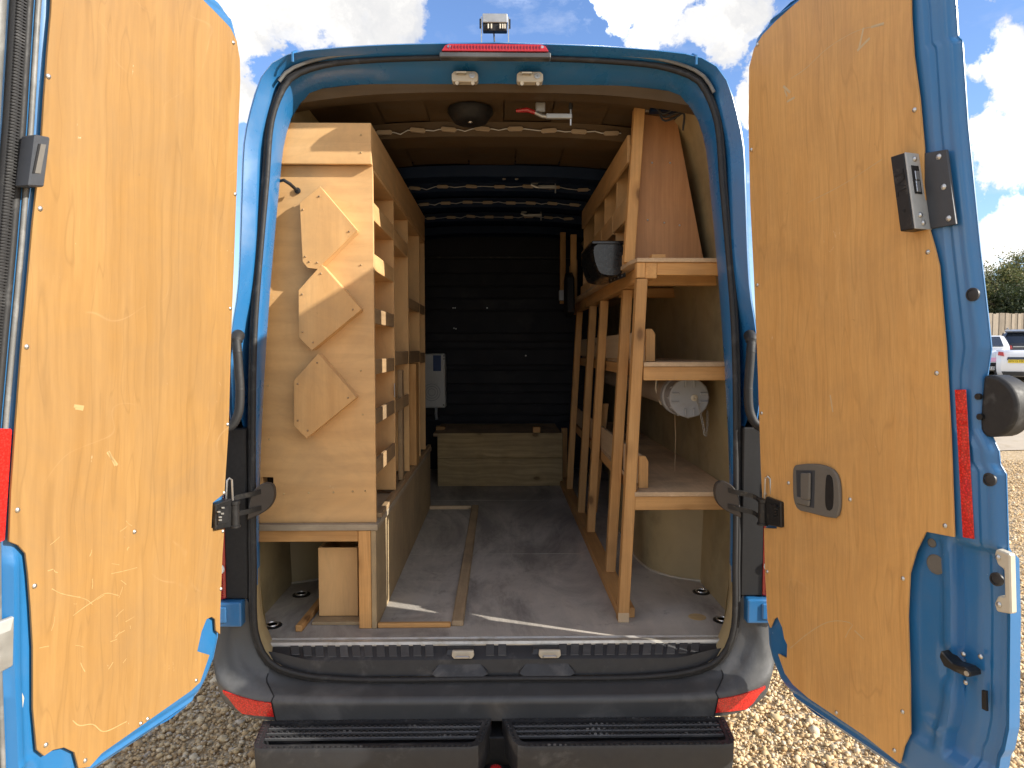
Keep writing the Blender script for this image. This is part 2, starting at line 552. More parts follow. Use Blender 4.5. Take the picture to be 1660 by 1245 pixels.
def bx(name, a, b, m, parent, bevel=.0015, **k):
    return MB().box(a, b).build(name, m, parent, bevel=bevel, **k)


def lettering(name, txt, m, parent, size, mat4, depth=.0006):
    cu = bpy.data.curves.new(name, 'FONT')
    cu.body = txt; cu.size = size; cu.extrude = depth; cu.align_x = 'CENTER'; cu.align_y = 'CENTER'
    tmp = bpy.data.objects.new('tmp', cu)
    me = bpy.data.meshes.new_from_object(tmp)
    bpy.data.objects.remove(tmp)
    o3 = ORG.get(parent.name, Vector())
    me.transform(Matrix.Translation(-o3) @ mat4)
    me.materials.clear(); me.materials.append(MATS[m])
    me.name = name
    o = bpy.data.objects.new(name, me)
    C.objects.link(o)
    o.parent = parent; ORG[o.name] = o3
    return o


def frame4(o, x, y):
    x = Vector(x).normalized(); y = Vector(y).normalized(); z = x.cross(y)
    return Matrix(((x.x, y.x, z.x, o[0]), (x.y, y.y, z.y, o[1]), (x.z, y.z, z.z, o[2]), (0, 0, 0, 1)))


SCREW = {}


def screws(pts, n, m, parent, r=.0058, name='screw'):
    """dome headed fixings sharing one mesh per direction"""
    key = (tuple(round(c, 3) for c in n), m, r)
    if key not in SCREW:
        mb = MB().lathe([(r, -.001), (r, .001), (r * .72, .0028), (r * .3, .0038)], (0, 0, 0), n, 10)
        o = mb.build(name, m, None, smooth=True)
        SCREW[key] = o.data
        bpy.data.objects.remove(o)
    for p in pts:
        o = bpy.data.objects.new(name, SCREW[key])
        C.objects.link(o)
        o.parent = parent
        o.location = Vector(p) - ORG[parent.name]


def resample(pts, n):
    """Catmull-Rom through the points, evenly spaced"""
    P = [np.array(p, float) for p in pts]
    Q = []
    for i in range(len(P) - 1):
        p0 = P[max(i - 1, 0)]; p1 = P[i]; p2 = P[i + 1]; p3 = P[min(i + 2, len(P) - 1)]
        d = [max(np.linalg.norm(b - a), 1e-6) ** .5 for a, b in ((p0, p1), (p1, p2), (p2, p3))]
        if i == 0: d[0] = d[1]
        if i == len(P) - 2: d[2] = d[1]
        m1 = (p2 - p1) if i == 0 else d[1] * ((p1 - p0) / d[0] - (p2 - p0) / (d[0] + d[1]) + (p2 - p1) / d[1])
        m2 = (p2 - p1) if i == len(P) - 2 else d[1] * ((p2 - p1) / d[1] - (p3 - p1) / (d[1] + d[2]) + (p3 - p2) / d[2])
        for k in range(12):
            t = k / 12
            Q.append((2 * t**3 - 3 * t**2 + 1) * p1 + (t**3 - 2 * t**2 + t) * m1 + (-2 * t**3 + 3 * t**2) * p2 + (t**3 - t**2) * m2)
    Q.append(P[-1]); Q = np.array(Q)
    s = np.concatenate([[0], np.cumsum(np.linalg.norm(np.diff(Q, axis=0), axis=1))])
    u = np.linspace(0, s[-1], n)
    return np.stack([np.interp(u, s, Q[:, k]) for k in range(Q.shape[1])], 1)


XC = -.015      # centre plane of the van


TAIL_Z = [0.500, 0.600, 0.700, 0.800, 0.900, 0.999, 1.098, 1.197, 1.297, 1.397, 1.498, 1.599, 1.700, 1.802, 1.904, 2.007, 2.110, 2.214, 2.318, 2.422, 2.527, 2.633, 2.738, 2.842]
TAIL_Y = [0.0000, 0.0000, 0.0000, 0.0000, 0.0000, 0.0025, 0.0075, 0.0125, 0.0175, 0.0225, 0.0275, 0.0325, 0.0375, 0.0425, 0.0475, 0.0525, 0.0575, 0.0625, 0.0675, 0.0725, 0.0775, 0.0825, 0.0875, 0.0880]


def lean_back(x, y, z):
    """the tail of the van slopes forward towards the roof"""
    return (x, y + float(np.interp(z, TAIL_Z, TAIL_Y)) * float(1 - smooth(2.7, 3.0, y)), z)


def lb(v):
    return [lean_back(*p) for p in v]


def ring(half, Y, n=56, off=0.0):
    h = resample(half, n)
    if callable(off):
        off = off(h)[:, None]
    if np.any(off):
        t = np.gradient(h, axis=0); t /= np.linalg.norm(t, axis=1)[:, None] + 1e-9
        h = h + np.stack([t[:, 1], -t[:, 0]], 1) * off
        h[0, 0] = h[-1, 0] = 0
    right = [lean_back(XC + x, Y, z) for x, z in h]
    left = [lean_back(XC - x, Y, z) for x, z in h[::-1]]
    return right + left[1:-1]


# ------------------------------------------------------------------ ground and far setting
def smooth(a, b, x):
    t = np.clip((x - a) / (b - a), 0, 1)
    return t * t * (3 - 2 * t)


def gz(x, y):
    k = smooth(2.0, 6.0, x)
    return k * (.10 * smooth(6, 12, y) + .40 * smooth(10, 23, y) + .25 * smooth(22.5, 26, y) + .28 * smooth(26, 31, y))


def build_ground():
    xs = np.unique(np.concatenate([np.linspace(-1500, -30, 12), np.linspace(-30, 60, 90), np.linspace(60, 1500, 12)]))
    ys = np.unique(np.concatenate([np.linspace(-1500, -30, 12), np.linspace(-30, 60, 90), np.linspace(60, 1500, 12)]))
    X, Y = np.meshgrid(xs, ys)
    Z = gz(X, Y)
    n = len(xs)
    mb = MB()
    mb.add(np.stack([X.ravel(), Y.ravel(), Z.ravel()], 1), [(j * n + i, j * n + i + 1, (j + 1) * n + i + 1, (j + 1) * n + i) for j in range(len(ys) - 1) for i in range(n - 1)])
    mb.build('ground', 'gravel_bed', smooth=True, fix=False, kind='structure')
    mb = MB()
    xs = np.linspace(3, 45, 60); ys = np.linspace(10.3, 29, 40)
    X, Y = np.meshgrid(xs, ys)
    Y = Y + .35 * np.sin(X * .9) * (Y < 10.6)
    Z = gz(X, Y) + .014
    n = len(xs)
    mb.add(np.stack([X.ravel(), Y.ravel(), Z.ravel()], 1), [(j * n + i, j * n + i + 1, (j + 1) * n + i + 1, (j + 1) * n + i) for j in range(len(ys) - 1) for i in range(n - 1)])
    mb.build('track', 'pale_concrete', smooth=True, fix=False, kind='structure')


build_ground()


def build_stones():
    rng = np.random.default_rng(3)
    t = (1 + 5 ** .5) / 2
    iv = np.array([(-1, t, 0), (1, t, 0), (-1, -t, 0), (1, -t, 0), (0, -1, t), (0, 1, t), (0, -1, -t), (0, 1, -t), (t, 0, -1), (t, 0, 1), (-t, 0, -1), (-t, 0, 1)]) / 1.9
    fc = np.array([(0, 11, 5), (0, 5, 1), (0, 1, 7), (0, 7, 10), (0, 10, 11), (1, 5, 9), (5, 11, 4), (11, 10, 2), (10, 7, 6), (7, 1, 8), (3, 9, 4), (3, 4, 2), (3, 2, 6), (3, 6, 8), (3, 8, 9), (4, 9, 5), (2, 4, 11), (6, 2, 10), (8, 6, 7), (9, 8, 1)])
    pts = []

    def scatter(x0, x1, y0, y1, dens):
        k = int((x1 - x0) * (y1 - y0) * dens)
        pts.append(np.stack([rng.uniform(x0, x1, k), rng.uniform(y0, y1, k)], 1))
    scatter(-2.7, -.25, 2.0, 4.0, 4700)
    scatter(.5, 3.0, 2.0, 4.2, 4700)
    scatter(-.3, .6, 1.7, 2.6, 2200)
    for y in np.arange(2.6, 9.8, .4):
        scatter(.66 * y, .80 * y + .2, y, y + .4, 3200 if y < 5 else 1500)
    P = np.concatenate(pts)
    n = len(P)
    s = rng.lognormal(math.log(.0068), .45, n)[:, None, None]
    V = iv[None] * s * rng.uniform(.7, 1.3, (n, 1, 3)) * rng.uniform(.78, 1.2, (n, 12, 1))
    V[:, :, 2] *= .72
    a = rng.uniform(0, 2 * PI, n); b = rng.uniform(-.6, .6, n)
    ca, sa, cb, sb = np.cos(a)[:, None], np.sin(a)[:, None], np.cos(b)[:, None], np.sin(b)[:, None]
    x, y, z = V[..., 0], V[..., 1], V[..., 2]
    y, z = y * cb - z * sb, y * sb + z * cb
    x, y = x * ca - y * sa, x * sa + y * ca
    G = gz(P[:, 0], P[:, 1]) + rng.uniform(0, .012, n)
    V = np.stack([x + P[:, 0:1], y + P[:, 1:2], z + G[:, None]], -1).reshape(-1, 3).astype(np.float32)
    Fc = (fc[None] + (np.arange(n) * 12)[:, None, None]).reshape(-1).astype(np.int32)
    me = bpy.data.meshes.new('gravel')
    me.vertices.add(len(V)); me.vertices.foreach_set('co', V.ravel())
    me.loops.add(len(Fc)); me.loops.foreach_set('vertex_index', Fc)
    nf = len(Fc) // 3
    me.polygons.add(nf); me.polygons.foreach_set('loop_start', np.arange(0, nf * 3, 3, dtype=np.int32))
    me.update(calc_edges=True)
    me.materials.append(MATS['stone'])
    o = bpy.data.objects.new('gravel', me)
    C.objects.link(o)
    o['kind'] = 'stuff'; o['label'] = 'loose tan gravel stones covering the yard around the van'


build_stones()

# ------------------------------------------------------------------ the van
van = thing('panel_van', 'blue panel van seen from behind with both rear doors swung wide open', 'van', (XC, 2.3, 0))

SEAL = [(0, 0.5850), (0.5000, 0.5870), (0.6600, 0.6050), (0.7550, 0.6450), (0.8000, 0.7300), (0.8065, 0.9795), (0.8097, 1.3269), (0.8062, 1.6492), (0.7982, 1.8325), (0.7630, 2.2501), (0.7436, 2.4643), (0.7088, 2.5589), (0.6784, 2.6010), (0.5753, 2.6412), (0.4044, 2.6612), (0, 2.6750)]  # SEAL, LIP, OUT: traced from image pixels, scaled about the camera with height
LIP = [(0, 0.6000), (0.5000, 0.6000), (0.6700, 0.6100), (0.7650, 0.6500), (0.8100, 0.7400), (0.8255, 0.9795), (0.8215, 1.3270), (0.8064, 1.6290), (0.7875, 1.9040), (0.7595, 2.2132), (0.7339, 2.4319), (0.6971, 2.5314), (0.6430, 2.5818), (0.5275, 2.6029), (0, 2.6134)]
OUT = [(0, 0.5500), (0.5500, 0.5520), (0.7000, 0.5700), (0.7900, 0.6200), (0.8120, 0.7200), (0.8240, 0.9000), (0.8271, 1.1178), (0.8340, 1.3769), (0.8680, 1.4673), (0.8752, 1.6289), (0.8634, 1.7611), (0.8434, 1.8940), (0.8290, 2.2338), (0.8221, 2.3746), (0.8022, 2.4753), (0.7617, 2.5953), (0.7209, 2.6418), (0.6611, 2.6672), (0.5709, 2.6799), (0.3697, 2.6948), (0, 2.7054)]
BODY = [(0, .52), (.6, .52), (.90, .53), (.965, .62), (.985, .80), (.99, 1.10), (.982, 1.45), (.965, 1.75), (.925, 2.05), (.885, 2.28), (.85, 2.42), (.80, 2.54), (.73, 2.63), (.62, 2.685), (.45, 2.715), (.25, 2.728), (0, 2.735)]
NR = 64
FW = lambda k, c=0.0: (lambda h: -k * (.005 + .018 * smooth(1.40, 1.55, h[:, 1]) + .018 * smooth(1.7, 2.1, h[:, 1]) * (1 - smooth(2.51, 2.65, h[:, 1]))) + c)
rings_f = [ring(LIP, 2.46, NR, .10), ring(LIP, 2.385, NR, .05), ring(LIP, 2.37, NR), ring(LIP, 2.355, NR, -.002), ring(SEAL, 2.285, NR, -.004), ring(SEAL, 2.272, NR, .004), ring(SEAL, 2.285, NR, .010),
           ring(SEAL, 2.345, NR, .012), ring(OUT, 2.345, NR, FW(1.0, -.004)), ring(OUT, 2.275, NR, FW(1.0, -.002)), ring(OUT, 2.262, NR, FW(.98)), ring(OUT, 2.254, NR, FW(.85)), ring(OUT, 2.228, NR, FW(.22)), ring(OUT, 2.222, NR, FW(.08)), ring(OUT, 2.224, NR, .001)]


def cut_loft(rr, keep):
    """loft of rings without the faces that other parts cover"""
    n = len(rr[0]); mb = MB(); vs = [p for r in rr for p in r]; fs = []
    for i in range(len(rr) - 1):
        for k in range(n):
            f = (i * n + k, i * n + (k + 1) % n, (i + 1) * n + (k + 1) % n, (i + 1) * n + k)
            if keep(i, sum(vs[q][2] for q in f) / 4):
                fs.append(f)
    return mb.add(vs, fs)


cut_loft(rings_f, lambda i, z: z > .86 and not (i < 6 and z < .93) and not (i > 6 and z < 1.435)).build('rear_frame', 'body_paint', van, smooth=True, angle=50)
cut_loft(rings_f[:7], lambda i, z: z <= .93).build('frame_foot', 'olive_lining', van, smooth=True, angle=50)
mb = cut_loft([ring(OUT, 2.224, NR, .001), ring(OUT, 2.240, NR, .010), ring(OUT, 2.275, NR, .020), ring(BODY, 2.50, NR, -.014), ring(BODY, 2.66, NR), ring(BODY, 7.2, NR)], lambda i, z: i > 3 or z > (1.44 if i < 2 else .80))
r7 = ring(BODY, 7.2, NR)
mb.add(r7, [tuple(range(len(r7)))])
mb.build('body_shell', 'body_paint', van, smooth=True, angle=50)
# corner weld lines on the roof
for sx in (-1, 1):
    MB().tube(lb([(XC + sx * .664, 2.224, 2.638), (XC + sx * .664, 2.220, 2.665), (XC + sx * .660, 2.25, 2.683)]), .0045, 6).build('roof_seam', 'body_paint', van, smooth=True)
# rubber seal, two beads
sl = ring(SEAL, 2.262, 90)
mb = MB().tube(sl, .0095, 8, closed=True)
mb.tube(ring(SEAL, 2.270, 90, .013), .008, 8, closed=True)
mb.build('door_seal', 'rubber', van, smooth=True, angle=0)
# worn light outer edge strip of the seal over the top
top = [p for p in ring(SEAL, 2.252, 120, .020)]
arc = sorted([p for p in top if p[2] > 2.53 and p[0] > -.745], key=lambda p: p[0])
MB().tube([p for p in arc], .006, 6).build('seal_trim', 'grey_seal', van, smooth=True)

# floor and sill
fl = MB().box((XC - .93, 2.345, .60), (XC + .93, 6.0, .675)).build('load_floor', 'floor_mat', van)
MB().prism([(2.336, .655), (2.336, .672), (2.341, .680), (2.352, .6825), (2.358, .6795), (2.366, .6785), (2.372, .6835), (2.382, .6790), (2.392, .676), (2.392, .66)], lambda a, b, c: (c, a, b), XC - .79, XC + .79).build('sill_strip', 'alu', van)
for x0, x1, y in ((-.93, .93, 3.37), (-.93, .93, 4.58)):
    bx('floor_joint', (XC + x0, y, .6752), (XC + x1, y + .003, .6762), 'alu', fl, 0)
# black moulded sill cover
mb = MB()
prof = [(2.352, .674), (2.340, .669), (2.292, .6475), (2.284, .641), (2.280, .615), (2.276, .588)]


def sill_pt(x, k):
    y, z = prof[k]
    e = smooth(.60, .79, abs(x - XC))
    lift = e * (.06 * (1 - (.674 - z) / .09) * 0 + (z < .66) * .035 * (1 if k > 2 else .4))
    return (x, y + .0 * e, z + lift)


xs = np.linspace(XC - .775, XC + .775, 61)
mb.loft([[sill_pt(x, k) for x in xs] for k in range(len(prof))], closed=False)
mb.build('sill_cover', 'black_plastic', van, smooth=True)
for i in range(34):
    x = XC - .70 + i * 1.40 / 33
    if abs(abs(x - XC) - .148) < .085:
        continue
    sk = -.018 * np.sign(x - XC) * abs(x - XC) / .7
    mbx = MB()
    w = .014
    e0 = sill_pt(x, 2)[2] - .6475; e1 = sill_pt(x, 1)[2] - .669
    mbx.hexa([(x - w + sk, 2.294, .6480 + e0), (x + w + sk, 2.294, .6480 + e0), (x + w, 2.338, .6675 + e1), (x - w, 2.338, .6675 + e1),
              (x - w + sk, 2.293, .6520 + e0), (x + w + sk, 2.293, .6520 + e0), (x + w, 2.338, .6725 + e1), (x - w, 2.338, .6725 + e1)])
    mbx.build('tread_rib', 'bumper_plastic', van, bevel=.001)
for x in (-.138, .158):
    MB().prism([(-.098, .600), (-.05, .655), (-.045, .6665), (.045, .6665), (.05, .655), (.098, .600), (.08, .592), (-.08, .592)], lambda a, b, c: (x + a, 2.275 + (b - .6) * .72 + c, b), -.012, .012).build('lock_pocket', 'black_plastic', van, bevel=.003)
    kp = MB().prism([(-.036, .672), (-.038, .655), (-.030, .645), (.030, .645), (.038, .655), (.036, .672)], lambda a, b, c: (x + a + .01, 2.30 + c, b), -.02, -.006).build('lock_keeper', 'cream_metal', van, bevel=.002)
    MB().tube([(x - .012, 2.272, .655), (x - .012, 2.262, .66), (x + .03, 2.262, .66), (x + .03, 2.272, .655)], .004, 6).build('keeper_loop', 'steel', van, smooth=True)

# inside linings
for sx in (-1, 1):
    mb = MB()
    W2 = [(.895, .675), (.905, 1.1), (.895, 1.5), (.87, 1.8), (.835, 2.1), (.79, 2.35), (.735, 2.52), (.69, 2.58)]
    h = resample(W2, 30)
    ring_ = lambda y, o=0: [(XC + sx * (x + o), y, z) for x, z in h]
    mb.loft([ring_(2.40, .0), ring_(5.9)], closed=False)
    mb.build('side_lining', 'olive_lining', van, smooth=True)
    # corner trim between jamb and lining
    mb = MB()
    a = resample([(0.8, 0.68), (0.8285, 0.9795), (0.8266, 1.327), (0.8115, 1.629), (0.7916, 1.904), (0.7646, 2.2132), (0.737, 2.4319), (0.6922, 2.5472)], 30)
    mb.loft([[lean_back(XC + sx * (x + .002), 2.372, z) for x, z in a], [lean_back(XC + sx * (x + .07), 2.42, z) for x, z in a]], closed=False)
    mb.build('jamb_trim', 'olive_lining', van, smooth=True)
    # wheel arch box
    o = [(.99, 2.93), (.90, 2.955), (.79, 3.01), (.715, 3.10), (.685, 3.22), (.68, 3.5), (.68, 4.1), (.72, 4.3), (.99, 4.4)]
    o = [(XC + sx * x, y) for x, y in resample(o, 40)]
    MB().prism(o, lambda a, b, c: (a, b, c), .674, 1.02).build('wheel_arch', 'olive_lining', van, smooth=True, angle=30)
    # pale hem at the foot of the arch
    MB().tube([(p[0] * .998, p[1] - .004, .679) for p in o[:34]], .005, 5).build('arch_sealant', 'cream_metal', van, smooth=True)

# lashing rings sunk into the floor
for x, y in ((-.83, 2.82), (-.845, 2.50), (.845, 2.82), (.838, 2.52)):
    lr = MB().lathe([(.036, .0), (.036, .0025), (.030, .003), (.026, .0)], (x, y, .675), (0, 0, 1), 18).build('lashing_ring', 'black_metal', van, smooth=True)
    MB().tube([(x + .022 * math.cos(t), y + .022 * math.sin(t), .681) for t in np.linspace(0, 2 * PI, 16)[:-1]], .0035, 6, closed=True).build('ring', 'steel', lr, smooth=True)
MB().lathe([(.034, 0), (.032, .0012)], (.752, 2.555, .6755), (0, 0, 1), 18).build('floor_plug', 'old_board', van)

# bulkhead with pressed ribs
bk = MB().box((XC - .9, 5.80, .6), (XC + .9, 5.84, 2.7)).build('bulkhead', 'bulkhead_black', van)
zz = [1.075, 1.14, 1.23, 1.33, 1.40, 1.52, 1.56, 1.70, 1.76, 1.83, 2.02, 2.12, 2.22, 2.33, 2.45]
for i in range(len(zz) - 1):
    bx('bulkhead_panel', (XC - .72, 5.785 if i % 2 else 5.775, zz[i] + .005), (XC + .72, 5.802, zz[i + 1] - .005), 'bulkhead_black', bk, .004)
rail = bx('bulkhead_rail', (XC - .72, 5.755, 2.452), (XC + .72, 5.775, 2.468), 'black_metal', bk, .002)
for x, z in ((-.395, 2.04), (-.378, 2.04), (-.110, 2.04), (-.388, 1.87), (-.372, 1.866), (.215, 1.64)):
    MB().lathe([(.006, 0), (.006, .003)], (x, 5.775, z), (0, -1, 0), 8).build('pinhole_light_dot', 'clear_lens', bk)  # pale discs painted in for light coming through pinholes

# roof lining: ply sheets in the first bays, bare blue further in, ribs with strings of small lamps
cz = 2.625
def roof_pt(x, y, z):
    return (x, y, z - .055 * (abs(x - XC) / .75) ** 3)


def roof_sheet(name, y0, y1, z, m, parent=van, x0=-.76, x1=.76, th=.008):
    xs = np.linspace(XC + x0, XC + x1, 21)
    mb = MB()
    mb.loft([[roof_pt(x, y0, z) for x in xs], [roof_pt(x, y1, z) for x in xs], [roof_pt(x, y1, z + th) for x in xs], [roof_pt(x, y0, z + th) for x in xs], [roof_pt(x, y0, z) for x in xs]], closed=False)
    return mb.build(name, m, parent, smooth=True, angle=30)


def roof_rib(y, wd, z, m, leds=8, dz=0.0, name='roof_rib'):
    xs = np.linspace(XC - .76, XC + .76, 21)
    pr = [(y - wd * .65, cz), (y - wd * .5, z), (y + wd * .5, z), (y + wd * .65, cz)]
    mb = MB().loft([[roof_pt(x, yy, zz_) for x in xs] for yy, zz_ in pr], closed=False)
    rb = mb.build(name, m, van, smooth=True, angle=30)
    if leds:
        path = []
        for i in range(leds):
            x = XC - .455 + i * (.93 / (leds - 1)) + random.uniform(-.006, .006)
            zc = roof_pt(x, y, (z + cz) / 2)[2] - .004 + random.uniform(-.003, .003)
            yj = y - wd * .58 - .008
            a = random.uniform(-.10, .10)
            L, q = .032, .0085
            ol = [(-L, -q * .4), (-L * .8, -q), (L * .8, -q), (L, -q * .4), (L, q * .4), (L * .8, q), (-L * .8, q), (-L, q * .4)]
            led = MB().prism(ol, lambda u, v, c: (x + u * math.cos(a) - v * math.sin(a), yj + c, zc + u * math.sin(a) + v * math.cos(a)), -.005, .005).build('lamp_module', 'led_white', rb, bevel=.001)
            path += [(x - .04, yj, zc), (x + .04, yj, zc)]
            if i < leds - 1:
                path.append((x + .066, yj, zc + random.uniform(-.008, .004)))
        MB().tube(path, .0022, 5).build('lamp_wire', 'white_plastic', rb, smooth=True)
    return rb


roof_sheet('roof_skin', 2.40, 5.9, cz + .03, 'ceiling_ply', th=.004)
roof_rib(2.475, .075, 2.592, 'ceiling_ply', 0)  # front rib coloured like the ply: bounced light put into its colour
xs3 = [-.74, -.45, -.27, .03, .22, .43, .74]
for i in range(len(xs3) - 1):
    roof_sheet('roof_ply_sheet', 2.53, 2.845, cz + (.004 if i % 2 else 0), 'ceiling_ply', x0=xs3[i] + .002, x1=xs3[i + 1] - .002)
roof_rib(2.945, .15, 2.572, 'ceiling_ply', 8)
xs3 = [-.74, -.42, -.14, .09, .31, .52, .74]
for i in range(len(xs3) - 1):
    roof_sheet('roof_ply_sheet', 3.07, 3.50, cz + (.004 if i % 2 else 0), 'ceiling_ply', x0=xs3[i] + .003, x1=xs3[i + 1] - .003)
roof_sheet('roof_metal', 3.50, 5.8, cz + .012, 'shaded_blue_paint')
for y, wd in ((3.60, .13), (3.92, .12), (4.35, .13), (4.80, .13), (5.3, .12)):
    roof_rib(y, wd, 2.575, 'shaded_blue_paint', 7 if y in (3.92,) else (8 if y > 4 and y < 5 else 0))
for x, y in ((.02, 3.58), (.085, 3.58)):
    MB().lathe([(.010, 0), (.008, .006)], (x, y, 2.574), (0, 0, -1), 8).build('roof_bolt', 'steel', van)
# round roof vent
vent = MB().lathe([(.088, 0), (.088, .012), (.066, .045), (.055, .05), (.02, .05)], (-.115, 2.70, cz - .004), (0, 0, -1), 28).build('roof_vent', 'pure_black', van, smooth=True)
MB().lathe([(.009, 0), (.007, .004)], (-.115, 2.685, cz - .055), (0, 0, -1), 10).build('vent_screw', 'steel', vent)


def clamp_(x, y, z, red=True, s=1.0):
    c = MB().box((x - .018 * s, y - .012, z - .035), (x + .018 * s, y + .012, z)).build('toggle_clamp', 'zinc', van, bevel=.003)
    MB().tube([(x - .02 * s, y - .014, z - .04), (x + .005, y - .014, z - .052), (x + .04 * s, y - .014, z - .056)], .007 * s, 8).build('clamp_link', 'zinc', c, smooth=True)
    bx('clamp_arm', (x + .02 * s, y - .022, z - .062), (x + .115 * s, y - .006, z - .044), 'zinc', c, .002)
    MB().tube([(x + .110 * s, y - .014, z - .010), (x + .110 * s, y - .014, z - .085)], .0035, 6).build('clamp_spindle', 'steel', c, smooth=True)
    MB().lathe([(.007, 0), (.007, .022)], (x + .110 * s, y - .014, z - .028), (0, 0, 1), 10).build('clamp_pad', 'rubber', c)
    if red:
        MB().tube([(x - .02 * s, y - .014, z - .040), (x - .05 * s, y - .014, z - .030), (x - .09 * s, y - .014, z - .034)], [.007, .009, .006], 8).build('clamp_handle', 'red_plastic', c, smooth=True)


clamp_(.148, 2.56, 2.600)
clamp_(.185, 3.72, 2.615, False)
clamp_(.155, 4.50, 2.615, False)

# loose cables where the roof meets the right side wall
for k_ in range(3):
    MB().tube([tuple(p) for p in resample([(.575 + k_ * .004, 2.56, 2.585), (.60, 2.55, 2.560 - k_ * .012), (.64, 2.54, 2.575 - k_ * .016), (.668, 2.53, 2.556), (.672, 2.55, 2.50)], 20)], .004, 6).build('roof_cable', 'rubber', van, smooth=True)
bx('cant_rail_panel', (.565, 2.60, 2.588), (.68, 2.64, 2.625), 'shaded_blue_paint', van, .003)

# rear header fittings
SHAPE = lambda x, y, z: (x * 1.036, y + .083, z + .033)     # header fittings stretched and shifted onto the sloping tail, as if scaled about the camera
for x in (-.115, .098):
    st = MB().prism([(-.043, -.012), (-.038, -.018), (.038, -.018), (.043, -.012), (.043, .008), (.034, .017), (-.034, .017), (-.043, .008)], lambda a, b, c: (x + a, 2.300 + c + (2.59 - 2.575) * 0, 2.588 + b), -.012, .02).build('lock_striker', 'cream_metal', van, bevel=.002)
    MB().tube([(x - .026, 2.288, 2.594), (x - .026, 2.274, 2.596), (x + .004, 2.274, 2.596), (x + .004, 2.288, 2.594)], .0038, 6).build('striker_loop', 'steel', st, smooth=True)
    MB().lathe([(.010, 0), (.010, .004), (.005, .004), (.005, .001)], (x + .024, 2.288, 2.590), (0, -1, 0), 12).build('striker_bolt', 'steel', st)
    for q in (-.026, .026):
        MB().lathe([(.008, 0), (.006, .006)], (x + q, 2.296, 2.568), (0, -1, -.4), 10).build('striker_stud', 'steel', st)

# high brake light and the work lamp above it
SHAPE = lambda x, y, z: (x * 1.038, y + .085, z + .0355)
bl = bx('brake_light', (-.190, 2.200, 2.612), (.160, 2.232, 2.6305), 'bumper_plastic', van, .003)
MB().prism([(-.184, 2.631), (.154, 2.631), (.144, 2.652), (.132, 2.660), (-.162, 2.660), (-.174, 2.652)], lambda a, b, c: (a, c + (b - 2.62) * .5, b), 2.190, 2.24).build('brake_lens', 'red_plastic', bl, bevel=.003, seg=2)
for i in range(30):
    x = -.158 + i * .286 / 29
    bx('lens_rib', (x - .0014, 2.198, 2.635), (x + .0014, 2.212, 2.653), 'lens_red', bl, 0)
for x in (-.160, .132):
    MB().lathe([(.0075, 0), (.006, .004)], (x, 2.2075, 2.647), (0, -1, .4), 10).build('lens_screw', 'steel', bl)
SHAPE = lambda x, y, z: (x * 1.038, y + .087, z + .0395)
lamp = MB().prism([(2.245, 2.742), (2.256, 2.776), (2.285, 2.780), (2.290, 2.742)], lambda a, b, c: (c, a, b), -.056, .024).build('reversing_camera', 'zinc', van, bevel=.002)
bx('camera_face', (-.055, 2.250, 2.716), (.023, 2.272, 2.7415), 'pure_black', lamp, .002)
for x in (-.040, -.030, -.002, .006, .013):
    bx('camera_emitter', (x, 2.245, 2.722), (x + .0045, 2.2495, 2.738), 'cream_metal', lamp, .001)
for x in (-.061, .026):
    bx('bracket_arm', (x, 2.255, 2.650), (x + .003, 2.275, 2.765), 'zinc', lamp, 0)
    for z in (2.735, 2.746, 2.757):
        MB().lathe([(.005, 0), (.005, .005)], (x + (0 if x < 0 else .003), 2.265, z), (-1 if x < 0 else 1, 0, 0), 6).build('bracket_bolt', 'black_metal', lamp)
for x in (-.045, .012):
    MB().lathe([(.006, 0), (.006, .012)], (x, 2.25, 2.664), (0, 0, 1), 6).build('bracket_nut', 'black_metal', lamp)
MB().tube([(-.02, 2.262, 2.717), (-.018, 2.262, 2.69), (-.015, 2.262, 2.655)], .0025, 5).build('camera_cable', 'rubber', lamp, smooth=True)

SHAPE = None
# tail lights
for sx in (-1, 1):
    tl = MB().box((XC + sx * .829, 2.268, .862), (XC + sx * .905, 2.345, 1.435)).build('tail_light', 'pure_black', van, bevel=.004)
    L = MB().prism([(.902, 2.272), (.915, 2.262), (.95, 2.268), (.975, 2.31), (.985, 2.42), (.902, 2.42)], lambda a, b, c: (XC + sx * a, b, c), .862, 1.56).build('tail_lens', 'lens_red', tl, bevel=.004)
    for k in range(9):
        z = .872 + k * .008
        bx('lens_step', (XC + sx * .912, 2.259, z), (XC + sx * .945, 2.270, z + .004), 'red_plastic', tl, 0)
    MB().lathe([(.018, 0), (.016, .006)], (XC + sx * .922, 2.263, .965), (0, -1, 0), 14).build('reverse_lens', 'clear_lens', tl)
    bx('lens_band', (XC + sx * .9055, 2.2605, 1.165), (XC + sx * .914, 2.272, 1.255), 'clear_lens', tl, .002)
    # blue body corner below the lamp
    bx('corner_panel', (XC + sx * .845, 2.245, .775), (XC + sx * .96, 2.40, .858), 'body_paint', van, .006, seg=2)
    bx('corner_hinge_plate', (XC + sx * .893, 2.238, .790), (XC + sx * .93, 2.247, .845), 'body_paint', van, .004)

